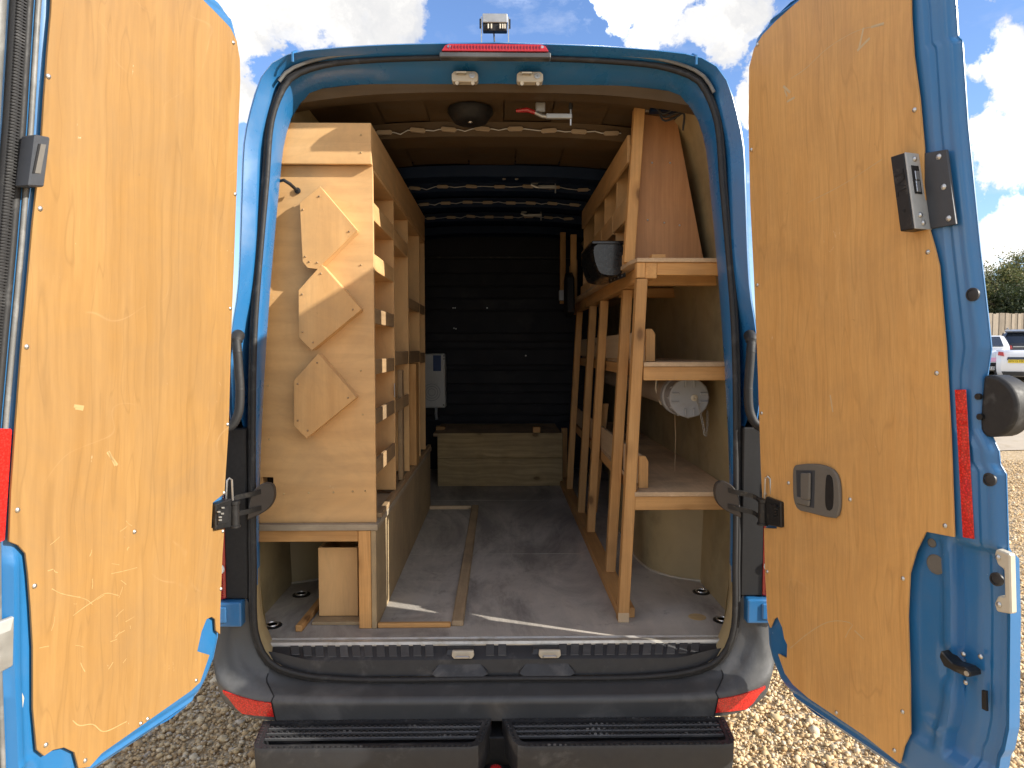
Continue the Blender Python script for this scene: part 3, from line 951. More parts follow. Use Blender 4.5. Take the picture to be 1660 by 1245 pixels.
# bumper
ST = [
    (.0, [(0, 2.280, .575), (0, 2.235, .566), (0, 2.192, .558), (0, 2.182, .546), (0, 2.190, .478), (0, 2.30, .45)]),
    (.5, [(.5, 2.280, .577), (.5, 2.235, .568), (.5, 2.192, .560), (.5, 2.182, .547), (.5, 2.190, .479), (.5, 2.30, .45)]),
    (.7, [(.68, 2.280, .592), (.70, 2.235, .580), (.71, 2.192, .566), (.71, 2.183, .552), (.71, 2.192, .484), (.71, 2.30, .45)]),
    (.8, [(.762, 2.280, .632), (.785, 2.245, .604), (.80, 2.197, .578), (.80, 2.187, .565), (.80, 2.196, .495), (.80, 2.30, .45)]),
    (.86, [(.812, 2.282, .705), (.842, 2.258, .655), (.868, 2.210, .597), (.868, 2.200, .582), (.862, 2.208, .515), (.86, 2.32, .45)]),
    (.91, [(.832, 2.284, .785), (.868, 2.268, .735), (.915, 2.230, .622), (.918, 2.220, .606), (.912, 2.232, .545), (.905, 2.36, .45)]),
    (.95, [(.842, 2.286, .86), (.885, 2.262, .805), (.938, 2.255, .655), (.942, 2.250, .638), (.940, 2.272, .580), (.935, 2.42, .46)]),
    (.99, [(.90, 2.30, .87), (.925, 2.275, .82), (.958, 2.29, .675), (.962, 2.288, .66), (.962, 2.31, .598), (.955, 2.46, .46)]),
    (1.1, [(.985, 2.52, .77), (.99, 2.52, .76), (.998, 2.52, .70), (.998, 2.52, .69), (.992, 2.52, .60), (.975, 2.55, .46)]),
]
cols = [resample([s[1][k] for s in ST], 60) for k in range(6)]
rows = []
for i in range(60):
    P_ = np.array([c[i] for c in cols])
    s_ = np.concatenate([[0], np.cumsum(np.linalg.norm(np.diff(P_, axis=0), axis=1))])
    u_ = np.concatenate([np.linspace(0, s_[2], 9)[:-1], [s_[2], s_[3]], np.linspace(s_[3], s_[4], 7)[1:], np.linspace(s_[4], s_[5], 11)[1:]])
    rows.append(np.stack([np.interp(u_, s_, P_[:, k]) for k in range(3)], 1))
rows = np.array(rows)
seam = .735


def bumper_rows(sel, sx):
    return [[(XC + sx * p[0], p[1], p[2]) for p in r] for r in sel]


wch = [i for i in range(60) if rows[i][12][0] <= seam]
cen = [[(XC - p[0], p[1], p[2]) for p in r] for r in rows[wch][::-1]] + [[(XC + p[0], p[1], p[2]) for p in r] for r in rows[wch][1:]]
bp = MB().loft(cen, closed=False).build('bumper', 'bumper_plastic', van, smooth=True, angle=60)
for sx in (-1, 1):
    sel = [i for i in range(60) if i >= wch[-1]]
    rr = rows[sel].copy()
    rr[0] = rr[0] + np.array((0, .002, 0))
    MB().tube([(XC + sx * p[0], p[1] - .0002, p[2]) for p in rows[wch[-1]][2:17]], .0022, 6).build('bumper_seam', 'pure_black', bp, smooth=True)
    MB().loft(bumper_rows(rr, sx), closed=False).build('bumper_corner', 'bumper_plastic', bp, smooth=True, angle=60)
    ii = [i for i in range(60) if .722 <= rows[i][12][0] <= .905]
    NS = 9
    strips = [[] for _ in range(NS)]
    for k, i in enumerate(ii):
        q = k / (len(ii) - 1)
        row = rows[i]
        zcol = row[9:20, 2]
        ztop = min(.553 + .026 * q, zcol[0] - .004); zbot = .501 + .010 * q + .060 * float(smooth(.62, 1.0, q))
        j0, j1 = (9 + float(np.interp(-zq, -zcol, np.arange(11))) for zq in (ztop, min(zbot, ztop - .003)))
        for m_ in range(NS):
            j = j0 + (j1 - j0) * m_ / (NS - 1)
            f = int(j); p = row[f] * (1 - (j - f)) + row[f + 1] * (j - f)
            strips[m_].append((XC + sx * (p[0] + .004 * q), p[1] - .005, p[2]))
    back = lambda r: [(p[0], p[1] + .012, p[2]) for p in r]
    MB().loft([back(strips[0])] + strips + [back(strips[-1])], closed=False).build('bumper_reflector', 'reflector_red', bp, smooth=True, angle=40)
# seal flange between bumper and door seal shows as a thin blue line
MB().tube([(XC - .55, 2.268, .579), (XC + .60, 2.268, .579)], .0045, 6).build('sill_edge', 'body_paint', van, smooth=True)


# rear steps
def rear_step(bxs, fxs):
    (b0, b1), (f0, f1) = bxs, fxs
    zt, yb, yf = .4865, 2.188, 2.030
    st = thing_part = None
    at = lambda s, t, z: ((b0 + (b1 - b0) * s) * (1 - t) + (f0 + (f1 - f0) * s) * t, yb + (yf - yb) * t, z)
    mb = MB()
    # apron
    out = [at(0, 0, 0), at(0, .80, 0), at(.012, .95, 0), at(.045, 1.0, 0), at(.955, 1.0, 0), at(.988, .95, 0), at(1, .80, 0), at(1, 0, 0)]
    vs = [(p[0], p[1], zt) for p in out] + [(p[0] + (0 if i not in (3, 4) else 0), p[1] - .004 * (2 <= i <= 5), zt - .012) for i, p in enumerate(out)] + [(p[0], p[1] + .010, zt - .105) for p in out]
    n = len(out)
    fs = []
    for lv in (0, 1):
        fs += [(lv * n + i, lv * n + (i + 1) % n, (lv + 1) * n + (i + 1) % n, (lv + 1) * n + i) for i in range(n - 1)]
    mb.add(vs, fs)
    # top rim with the open tray inside
    inn = [at(.035, .10, 0), at(.035, .78, 0), at(.045, .84, 0), at(.07, .86, 0), at(.93, .86, 0), at(.955, .84, 0), at(.965, .78, 0), at(.965, .10, 0)]
    v2 = [(p[0], p[1], zt) for p in out] + [(p[0], p[1], zt) for p in inn] + [(p[0], p[1], zt - .06) for p in inn]
    fs = [(i, (i + 1) % n, n + (i + 1) % n, n + i) for i in range(n)] + [(n + i, n + (i + 1) % n, 2 * n + (i + 1) % n, 2 * n + i) for i in range(n)] + [tuple(range(2 * n, 3 * n))]
    mb.add(v2, fs)
    st = mb.build('rear_step', 'black_plastic', van, fix=True, smooth=True, angle=35)
    teeth = MB()
    for k, t in enumerate((.005, .24, .42, .60, .96)):
        if 0 < k < 4:
            a, b = at(.035, t, 0), at(.965, t, 0)
            MB().box((a[0], a[1] - .0055, zt - .011), (b[0], a[1] + .0055, zt - .001)).build('step_bar', 'bumper_plastic', st, bevel=.002)
        m = int(abs(b1 - b0) / .020)
        for j in range(m):
            s = .05 + .9 * j / (m - 1)
            p = at(s, t + (.03 if k == 0 else 0), 0)
            teeth.box((p[0] - .0042, p[1] - .003, zt - .002), (p[0] + .0042, p[1] + .003, zt + .0028))
    for s in (.014, .986):
        for j in range(8):
            p = at(s, .1 + .8 * j / 8, 0)
            teeth.box((p[0] - .004, p[1] - .005, zt - .002), (p[0] + .004, p[1] + .005, zt + .0035))
    teeth.build('step_teeth', 'worn_grip', st, kind='stuff')


rear_step((-.775, -.030), (-.755, -.062))
rear_step((.004, .738), (.046, .725))
# dark chassis seen in the gap between the steps
bx('chassis_beam', (XC - .6, 2.16, .30), (XC + .6, 2.28, .44), 'pure_black', van, .004)
tb = bx('tow_bracket', (-.055, 2.03, .30), (.03, 2.14, .364), 'black_metal', van, .004)
MB().lathe([(.022, 0), (.022, .03), (.016, .045), (.006, .05)], (-.015, 2.05, .365), (0, 0, 1), 16).build('tow_cap', 'red_plastic', tb, smooth=True)
bx('underfloor', (XC - .80, 2.50, .40), (XC + .80, 7.1, .55), 'pure_black', van, 0)
for sx in (-1, 1):
    for y in (3.55, 7.0):
        wh = MB().lathe([(.20, -.11), (.33, -.11), (.345, -.07), (.345, .07), (.33, .11), (.20, .11)], (XC + sx * .86, y, .345), (1, 0, 0), 32).build('wheel', 'tyre', van, smooth=True)
        MB().lathe([(.20, -.09), (.20, .10), (.10, .07), (.04, .09)], (XC + sx * .86, y, .345), (sx, 0, 0), 24).build('rim', 'rim_grey', wh, smooth=True)

# ------------------------------------------------------------------ rear doors (parts of the van)
TH = R(18)
TAB = dict(  # door points traced from image pixels, rescaled about the camera onto the leaning leaf
L_PLY=[(.6873, 2.4823),(.6518, 2.6477),(.5963, 2.6677),(.3115, 2.6695),(.2431, 2.6668),(.1890, 2.6550),(.1318, 2.6404),(.1029, 2.6148),(.0864, 2.5690),(.0809, 2.5082),(.0808, 2.3802),(.0786, 2.1961),(.0771, 1.9736),(.0769, 1.7285),(.0721, 1.4605),(.0797, 1.2501),(.1302, 1.2318),(.1317, 1.1539),(.0740, 1.1375),(.0779, 1.0549),(.0772, .8578),(.0744, .8009),(.0945, .8209),(.0997, .8588),(.1161, .8725),(.1376, .8735),(.1573, .8420),(.1723, .7882),(.1184, .7533),(.1546, .6843),(.1918, .6758),(.5012, .6619),(.5350, .6470),(.5668, .6619),(.5802, .7109),(.6087, .7395),(.6380, .7501),(.6593, .7480),(.6782, .7734),(.6897, .8756),(.6937, 1.0217),(.7021, 1.1241),(.7096, 1.1970),(.7166, 1.2450),(.7341, 1.2685),(.7539, 1.2817),(.7523, 1.3871),(.7454, 1.5335),(.7363, 1.7069),(.7259, 1.8536),(.7179, 1.9736),(.7104, 2.0543),(.7029, 2.1487),(.6993, 2.2424),(.6938, 2.3494),(.6885, 2.4295)],
R_PLY=[(.6192, 2.5469),(.5943, 2.6385),(.5490, 2.6677),(.3050, 2.6714),(.2447, 2.6641),(.1765, 2.6531),(.1165, 2.6385),(.0764, 2.6148),(.0501, 2.5671),(.0368, 2.4026),(.0296, 2.1563),(.0327, 1.9244),(.0327, 1.6309),(.0282, 1.3132),(.0294, 1.2031),(.0968, 1.2042),(.0918, 1.1344),(.0312, 1.1210),(.0281, .9698),(.0300, .8178),(.0413, .7956),(.0607, .8315),(.0783, .8462),(.0994, .8188),(.1059, .7872),(.1189, .7724),(.1141, .7268),(.0740, .7236),(.1024, .6726),(.1376, .6523),(.2024, .6416),(.4094, .6395),(.5234, .6266),(.5383, .6811),(.5576, .7247),(.5612, .8704),(.5607, 1.0280),(.5703, 1.1416),(.5894, 1.2011),(.6183, 1.2593),(.6918, 1.2654),(.6893, 1.5096),(.6832, 1.7069),(.6715, 1.8905),(.6616, 1.9331),(.6490, 1.9775),(.6392, 2.0782),(.6419, 2.1620),(.6342, 2.2763),(.6219, 2.3783),(.6182, 2.4638)],
L_SCREWS=[(.6920, 2.2923),(.7033, 2.0054),(.7263, 1.7039),(.7379, 1.3477),(.6945, 1.1642),(.4210, 1.2175),(.6568, .7734),(.5501, .6726),(.3792, .6758),(.3557, .6758),(.1732, .6992),(.0799, .9479),(.0815, 1.1313),(.0829, 1.2522),(.0785, 1.4655),(.0871, 1.8225),(.0857, 2.1677),(.1190, 2.6029)],
R_SCREWS=[(.0939, 2.6193),(.6221, 2.2546),(.6464, 1.9235),(.6603, 1.6428),(.6712, 1.2868),(.5520, 1.1231),(.5384, .7724),(.5099, .6544),(.3141, .6544),(.1542, 1.2909),(.3912, 1.2898),(.0465, 1.2369),(.0443, 1.4946),(.0490, 1.8993),(.0464, 2.3185),(.0402, .9812)],
# (z, u) of the hinge edge and of the meeting edge of each pressed steel door
L_H=[(.6117, .2462), (.6181, .1800), (.6416, .1306), (.6758, .0976), (.7183, .0704), (.7819, .0534), (.8452, .0558), (1.2491, .0555), (1.7295, .0563), (2.2018, .0540), (2.3988, .0489), (2.6111, .0646), (2.6750, .0951), (2.7023, .1544), (2.7132, .2215)],
L_O=[(.6117, .7903), (.9916, .8122), (1.3000, .8220), (1.5515, .8098), (1.7491, .7969), (1.9147, .7854), (2.0782, .7759), (2.1829, .7698), (2.4453, .7603), (2.6477, .7418), (2.7132, .6751)],
R_H=[(.5849, .2030), (.5924, .1573), (.6074, .1000), (.6373, .0482), (.6853, .0154), (.7215, .0032), (.7956, .0016), (1.1980, .0129), (1.6309, .0179), (1.9244, .0190), (2.1639, .0138), (2.4137, .0140), (2.5836, .0260), (2.6477, .0585), (2.6795, .1287), (2.6950, .2105)],
R_O=[(.5849, .6963), (.6331, .7321), (.6971, .7492), (.7713, .7608), (.7925, .7702), (.8504, .7817), (1.1055, .7896), (1.2450, .7888), (1.4263, .7875), (1.4465, .7748), (1.4755, .7726), (1.5016, .7603), (1.5206, .7495), (1.6408, .7510), (1.6655, .7554), (1.7000, .7615), (1.7609, .7564), (1.9244, .7411), (2.1999, .7197), (2.3709, .7125), (2.3821, .7113), (2.3942, .7025), (2.4759, .6992), (2.6477, .6802), (2.6950, .6172)],
)


def build_door(side):
    k = 'L_' if side < 0 else 'R_'
    d = Vector((side * math.sin(TH), -math.cos(TH), 0))
    n = Vector((-side * math.cos(TH), -math.sin(TH), 0))
    h = Vector((side * .83, 2.2, 0))

    def P(u, z, w=0.0):
        # u along the leaf from the hinge, z up, w out of its inner face; it leans in like the body side
        return h + d * u + n * w + Vector((-side * .060 * (z - 1.30), 0, z))
    P3 = lambda a, b, c: P(a, b, c)
    Ht = np.array(TAB[k + 'H']); Ot = np.array(TAB[k + 'O'])
    ply = np.array(TAB[k + 'PLY'])
    zs = np.unique(np.round(np.concatenate([np.linspace(Ht[0, 0], Ht[-1, 0], 150), Ht[:, 0], Ot[:, 0], np.linspace(.58, .78, 24), np.linspace(2.54, Ht[-1, 0], 16)]), 4))
    zs = zs[(zs >= Ht[0, 0]) & (zs <= Ht[-1, 0])]
    hu = np.interp(zs, Ht[:, 0], Ht[:, 1]); ou = np.interp(zs, Ot[:, 0], Ot[:, 1])
    # columns measured from the hinge edge (negative) or the meeting edge (positive)
    ce = [0, .004, .010, .018, .026, .034, .040, .044, .048, .052, .058, .066, .080, .092, .096, .100, .104, .108, .112, .116, .120, .126, .134, .142, .150, .160, .172, .186, .2, .215, .23, .25]
    ch = [0, .004, .010, .018, .026, .036]

    def depth(u, z, e, hh):
        w = -.013
        # bottom and hinge edge roll
        b = min(z - Ht[0, 0], Ht[-1, 0] - z)
        w -= .020 * float(1 - smooth(0, .022, min(b, hh)))
        w -= .006 * float(smooth(.020, .026, b) - smooth(.034, .040, b))
        if side > 0:
            # groove and outer flange
            w -= .007 * math.exp(-((e - .050) / .0055) ** 2)
            w -= .008 * float(1 - smooth(.030, .050, e)) + .022 * float(1 - smooth(0, .014, e))
            lowz = float(smooth(.70, .74, z) * (1 - smooth(1.235, 1.26, z)))
            # steep step from the ridge down to the flange
            w -= .030 * lowz * float(1 - smooth(.108, .119, e))
            w -= .010 * lowz * float(smooth(.135, .150, e)) * float(1 - smooth(.22, .25, e))
            # ring embosses
            for (uu, zc, r) in ((.6063, .7819, .022), (.6152, .9186, .0)):
                if r:
                    q = math.hypot((u - uu), (z - zc)) / r
                    w += .003 * math.exp(-((q - 1) / .28) ** 2)
            # latch recess
            if 0.632 < u < 0.677 and 0.889 < z < 0.989:
                w -= .010 * lowz * float(smooth(0.632, 0.642, u) * smooth(0.889, 0.904, z) * (1 - smooth(0.974, 0.989, z)))
        else:
            w -= .010 * math.exp(-((e - .064) / .006) ** 2)
            w -= .024 * float(1 - smooth(.040, .062, e))
            w -= .012 * float(1 - smooth(0, .012, e))
            lowz = float(smooth(.70, .74, z) * (1 - smooth(1.22, 1.26, z)))
            w += .010 * lowz * math.exp(-((e - .085) / .012) ** 2)
            q = math.hypot((u - 0.700), (z - 0.724)) / .03
            w += .004 * math.exp(-((q - 1) / .28) ** 2)
            if abs(z - 1.02) < .10:
                w -= .007 * float(smooth(.745, .760, u)) * float(1 - smooth(.085, .10, abs(z - .96)))
        return w
    rowsf, rowsb = [], []
    for z, a, o in zip(zs, hu, ou):
        us = [a + c for c in ch] + [a + .036 + (o - .25 - a - .036) * q for q in (.15, .3, .45, .6, .75, .9)] + [o - c for c in ce[::-1]]
        rowsf.append([P(u, z, depth(u, z, o - u, u - a)) for u in us])
        rowsb.append([P(u, z, -.062 + .022 * float(1 - smooth(0, .03, min(u - a, o - u, z - zs[0] + .004, zs[-1] - z + .004))) + .014 * float(1 - smooth(.0, .07, u - a))) for u in us])
    mb = MB()
    mb.loft(rowsf, closed=False)
    mb.loft(rowsb, closed=False)
    m = len(rowsf[0]); nr = len(rowsf)
    per_f = [rowsf[0][i] for i in range(m)] + [rowsf[j][m - 1] for j in range(1, nr)] + [rowsf[nr - 1][i] for i in range(m - 2, -1, -1)] + [rowsf[j][0] for j in range(nr - 2, 0, -1)]
    per_b = [rowsb[0][i] for i in range(m)] + [rowsb[j][m - 1] for j in range(1, nr)] + [rowsb[nr - 1][i] for i in range(m - 2, -1, -1)] + [rowsb[j][0] for j in range(nr - 2, 0, -1)]
    mb.loft([per_f, per_b])
    me_door = mb.build('rear_door', 'blue_paint', van, smooth=True, angle=50)
    me_door['label'] = ('left rear door, its plywood lining lit by the sun' if side < 0 else 'right rear door, its plywood lining in shade')
    # window-less ply lining
    lin = MB().prism([tuple(p) for p in ply], P3, -.0065, 0.0).build('plywood_lining', 'sun_dimmed_ply' if side < 0 else 'shade_lifted_ply', me_door, bevel=.0008)
    ol = [P(a, b, -.0033) for a, b in ply]
    screws([P(u, z, 0.0005) for u, z in TAB[k + 'SCREWS']], n, 'steel', me_door)
    return me_door, P, n, d


ldoor, LP, Ln, Ld = build_door(-1)
rdoor, RP, Rn, Rd = build_door(1)

# --- left door: meeting edge seals, striker, reflector, plates
Ot = np.array(TAB['L_O'])
zs_ = np.linspace(.68, 2.69, 60)
ou_ = lambda z: float(np.interp(z, Ot[:, 0], Ot[:, 1]))
mb = MB()
mb.tube([LP(ou_(z) - .020, z, -.030) for z in zs_], .014, 8)
mb.tube([LP(ou_(z) - .042, z, -.028) for z in zs_], .009, 8)
mb.build('edge_seal', 'rubber', ldoor, smooth=True, angle=0)
mb = MB()
for i in range(300):
    z = .70 + i * 1.98 / 300
    p = LP(ou_(z) - .020, z, -.0165)
    mb.hexa([LP(ou_(z) - .030 + a, z + b, c) for c in (-.024, -.0155) for a, b in ((0, 0), (.020, 0), (.020, .003), (0, .003))])
mb.build('seal_ridges', 'rubber', ldoor, kind='stuff')
MB().tube([LP(ou_(z) + .004, z, -.052) for z in zs_], .016, 8).build('edge_moulding', 'grey_seal', ldoor, smooth=True, angle=0)
MB().tube([LP(ou_(z) - .057, z, -.020) for z in zs_], .006, 6).build('edge_sealant', 'grey_seal', ldoor, smooth=True, angle=0)
sk = MB()
sk.hexa([LP(u, z, w) for w in (-.016, .026) for u, z in ((.7148, 2.0476), (.7494, 2.0419), (.7379, 2.1525), (.7034, 2.1563))])
sk = sk.build('lock_striker_block', 'lock_dark', ldoor, bevel=.003)
MB().hexa([LP(u, z, w) for w in (.0262, .0272) for u, z in ((.7252, 2.0734), (.7386, 2.0715), (.7272, 2.1354), (.7147, 2.1373))]).build('striker_opening', 'handle_grey', ldoor)
MB().hexa([LP(u, z, w) for w in (.0275, .0285) for u, z in ((.7386, 2.0715), (.7434, 2.0706), (.7320, 2.1344), (.7272, 2.1354))]).build('striker_slot', 'pure_black', ldoor)
MB().hexa([LP(u, z, w) for w in (-.014, -.006) for u, z in ((.7571, 1.2848), (.7988, 1.2797), (.7859, 1.5315), (.7469, 1.5265))]).build('reflective_strip', 'reflector_red', ldoor, bevel=.003)
MB().hexa([LP(u, z, w) for w in (-.016, -.004) for u, z in ((.7336, .9968), (.7819, .9916), (.7838, 1.1107), (.7335, 1.1107))]).build('keep_plate', 'zinc', ldoor, bevel=.004)
MB().hexa([LP(u, z, w) for w in (-.016, -.0035) for u, z in ((.7427, 1.0797), (.7850, 1.0797), (.7847, 1.1086), (.7354, 1.1086))]).build('keep_plate_top', 'lock_grey', ldoor, bevel=.002)
MB().prism([(.7087, .8714), (.7270, .8872), (.7254, .9291), (.7163, .9447), (.7039, .9081)], lambda a, b, c: LP(a, b, c), -.0145, -.0105).build('worn_patch', 'cream_metal', ldoor)
MB().lathe([(.005, 0), (.005, .002)], LP(.7159, .9060, -.0105), Ln, 10).build('latch_hole', 'pure_black', ldoor)

# --- right door: slam lock, handle, reflector, buffer, plugs, latch, keep plate
A = [(.5871, 2.1525), (.6239, 2.1525), (.6449, 1.9746), (.6079, 1.9746)]
lk = MB().hexa([RP(u, z, -.012) for u, z in A][::1] + [RP(u, z, .040) for u, z in A]).build('slam_lock', 'black_metal', rdoor, bevel=.002)
lk['label'] = 'black and grey slam lock box screwed to the door edge'
B = [(.6253, 2.1525), (.6297, 2.1525), (.6507, 1.9746), (.6463, 1.9746)]
MB().hexa([RP(u, z, -.011) for u, z in B] + [RP(u, z, .041) for u, z in B]).build('lock_face', 'lock_grey', rdoor, bevel=.0012)
Cc = [(.6297, 2.1525), (.6949, 2.1449), (.7132, 1.9765), (.6509, 1.9765)]
MB().hexa([RP(u, z, -.012) for u, z in Cc] + [RP(u, z, -.004) for u, z in Cc]).build('lock_plate', 'lock_dark', rdoor, bevel=.001)
lf = lambda s, w, t=.0: RP(0.6297 + 0.0211 * s + t, 2.1525 - 0.1779 * s, w)


def on_face(s0, s1, w0, w1, t0, t1):
    return [lf(s0, w0, t0), lf(s0, w1, t0), lf(s1, w1, t0), lf(s1, w0, t0), lf(s0, w0, t1), lf(s0, w1, t1), lf(s1, w1, t1), lf(s1, w0, t1)]


MB().hexa(on_face(.17, .54, .008, .030, .0005, .0014)).build('lock_slot', 'pure_black', rdoor)
MB().hexa(on_face(.24, .36, .011, .024, .0016, .0040)).build('latch_bolt', 'steel', rdoor, bevel=.001)
MB().hexa(on_face(.37, .52, .014, .026, .0016, .0050)).build('latch_bolt', 'steel', rdoor, bevel=.001)
sn = [(.08, .016), (.82, .022), (.92, .016)]
screws([lf(s, w, .001) for s, w in sn], Rd, 'steel', rdoor, .0062)
screws([RP(.6767, 2.1335, -.004), RP(.6867, 2.0639, -.004), RP(.6966, 1.9919, -.004)], Rn, 'steel', rdoor, .0068)
lx = (RP(.6449, 1.9746) - RP(.6239, 2.1525)).normalized()
lettering('lettering', 'TVL', 'pure_black', rdoor, .036, frame4(RP(.6121, 2.0859, .0405), lx, Rd - lx * Rd.dot(lx)), .0005)
MB().lathe([(.004, 0), (.004, .0008)], RP(.6207, 2.0208, .0402), Rn, 10).build('lock_hole', 'pure_black', rdoor)

hd = MB().prism([(tuple(p)) for p in resample([(.1943, 1.3527), (.2452, 1.3648), (.3055, 1.3709), (.3448, 1.3628), (.3611, 1.3406), (.3619, 1.2593), (.3497, 1.2307), (.3242, 1.2246), (.2436, 1.2205), (.1985, 1.2205), (.1850, 1.2389), (.1820, 1.3000), (.1878, 1.3456), (.1943, 1.3527)], 40)[:-1]], lambda a, b, c: RP(a, b, c), .0, .010).build('door_handle', 'handle_grey', rdoor, bevel=.004, seg=2)
MB().prism([(.2002, 1.3385), (.2760, 1.3507), (.2672, 1.2389), (.1998, 1.2369)], lambda a, b, c: RP(a, b, c), .0101, .0108).build('handle_recess', 'lock_dark', rdoor)
MB().prism([(.2269, 1.3355), (.2654, 1.3426), (.2589, 1.2613), (.2225, 1.2573)], lambda a, b, c: RP(a, b, c), .011, .020).build('handle_lever', 'handle_grey', rdoor, bevel=.003)
MB().prism([(.2018, 1.2613), (.2589, 1.2613), (.2533, 1.2409), (.2050, 1.2389)], lambda a, b, c: RP(a, b, c), .011, .018).build('handle_catch', 'handle_grey', rdoor, bevel=.004)
MB().prism([tuple(p) for p in resample([(.3215, 1.3456), (.3337, 1.3477), (.3410, 1.3385), (.3389, 1.2593), (.3309, 1.2471), (.3177, 1.2450), (.3125, 1.2552), (.3178, 1.3355), (.3215, 1.3456)], 24)[:-1]], lambda a, b, c: RP(a, b, c), .0102, .0109).build('handle_pocket', 'pure_black', rdoor)

MB().hexa([RP(u, z, w) for w in (-.0125, -.0105) for u, z in ((.7050, 1.2675), (.7332, 1.2705), (.7223, 1.6081), (.6945, 1.6061))]).build('reflective_strip', 'reflector_red', rdoor, bevel=.001)
# round rubber buffer grip on the meeting edge
bf = resample([(.7490, 1.6408), (.7756, 1.6408), (.8089, 1.6190), (.8225, 1.5813), (.8142, 1.5415), (.7907, 1.5136), (.7624, 1.5046), (.7429, 1.5096), (.7490, 1.6408)], 32)[:-1]
MB().prism([tuple(p) for p in bf], lambda a, b, c: RP(a, b, c), -.085, -.028).build('rubber_buffer', 'rubber', rdoor, bevel=.008, seg=3, smooth=True)
for u, z in ((.7355, 1.8195), (.7637, 1.4113), (.7745, 1.1909)):
    MB().lathe([(.015, -.004), (.015, .001), (.011, .002), (.011, .0), (.006, .001)], RP(u, z, -.020), Rn, 18).build('grommet', 'black_plastic', rdoor, smooth=True)
for u, z in ((.7421, 1.5932), (.7453, 1.5485)):
    MB().lathe([(.007, -.004), (.007, .004), (.004, .004)], RP(u, z, -.023), Rn, 12).build('buffer_bolt', 'black_metal', rdoor)
for u, z, r in ((.6261, 1.1796, .024), (.6174, 1.2297, .011)):
    MB().lathe([(r, -.004), (r, .0012), (r * .9, .002), (r * .86, .0005)], RP(u, z, -.0215), Rn, 22).build('hole_plug', 'handle_grey', rdoor, smooth=True)
kpz = MB()
kpz.prism([(.7797, 1.2613), (.8095, 1.2573), (.8099, 1.1262), (.7773, 1.1200), (.7723, 1.1364), (.7815, 1.1570), (.7958, 1.1601), (.7953, 1.2205), (.7816, 1.2267), (.7748, 1.2471)], lambda a, b, c: RP(a, b, c), -.034, -.014)
kpz.build('keep_plate', 'cream_metal', rdoor, bevel=.003)
screws([RP(.7847, 1.2440, -.013), RP(.7845, 1.1385, -.013)], Rn, 'steel', rdoor, .006)
ltc = MB().prism([(.6507, .9656), (.6617, .9479), (.6880, .9468), (.7205, .9479), (.7290, .9541), (.7276, .9645), (.7147, .9687), (.6840, .9645), (.6694, .9729), (.6559, .9833)], lambda a, b, c: RP(a, b, c), -.030, .006).build('door_latch', 'black_metal', rdoor, bevel=.002)
MB().lathe([(.006, 0), (.006, .002)], RP(.7201, .9572, .006), Rn, 10).build('latch_pin', 'steel', rdoor)
screws([RP(.6893, .9843, -.024), RP(.7295, .9958, -.026), RP(.6913, .9175, -.026)], Rn, 'steel', rdoor, .006)
MB().hexa([RP(u, z, w) for w in (-.030, -.0235) for u, z in ((.7313, .8746), (.7425, .8746), (.7422, .9207), (.7319, .9186))]).build('latch_slot', 'pure_black', rdoor)

# scrapes and scuffs worn into the plywood linings
MARKS = {1: [(.0008, [(.1328, .7671), (.2126, .8462), (.2930, .9113), (.3465, .9353), (.3844, .9405), (.3706, .9175), (.3564, .8914)]),
             (.0007, [(.2253, 2.4694), (.2831, 2.4749), (.3679, 2.4981), (.4664, 2.5008), (.5450, 2.4814)]), (.004, [(.1968, 2.4592), (.2231, 2.4323)]),
             (.003, [(.2089, 2.4109), (.2397, 2.4128)]), (.0035, [(.4637, 2.4527), (.5030, 2.4675)]), (.0025, [(.4697, 2.4564), (.4853, 2.4999)]),
             (.003, [(.5076, 2.4916), (.5452, 2.4842)]), (.0025, [(.2015, 2.4472), (.2102, 2.4258)]), (.0005, [(.2762, 2.1107), (.3999, 2.1316), (.5281, 2.1658)]),
             (.0012, [(.3905, .9259), (.4211, .9144)]), (.002, [(.3331, 1.5714), (.3404, 1.5245)])],
         -1: [(.004, [(.6078, 1.5654), (.5817, 1.5604)]), (.003, [(.6044, 1.5594), (.5833, 1.5545)]), (.0035, [(.5120, 1.4424), (.4814, 1.4042)]), (.003, [(.5081, 1.4434), (.4874, 1.4042)]),
              (.0009, [(.6520, 1.1436), (.6296, 1.1251), (.5595, 1.0849), (.5421, 1.0663)]), (.0009, [(.5950, 1.0580), (.5674, 1.0673), (.5416, 1.0735), (.5068, 1.0818), (.4651, 1.0622)]),
              (.0007, [(.4898, 1.1272), (.4522, 1.1220), (.4086, 1.1179)]), (.0012, [(.5879, .7956), (.5701, .7734), (.5311, .7554), (.4979, .7183), (.4265, .7066)])]}
rs = random.Random(11)
for k_ in range(26):        # short nicks, most of them low down on the left door
    u_, z_ = rs.uniform(.42, .66), rs.uniform(.85, 1.25)
    a_ = rs.uniform(0, PI); l_ = rs.uniform(.008, .035)
    MARKS[-1].append((rs.uniform(.0005, .0011), [(u_, z_), (u_ + l_ * .5 * math.cos(a_) + rs.uniform(-.003, .003), z_ + l_ * .5 * math.sin(a_)), (u_ + l_ * math.cos(a_), z_ + l_ * math.sin(a_))]))
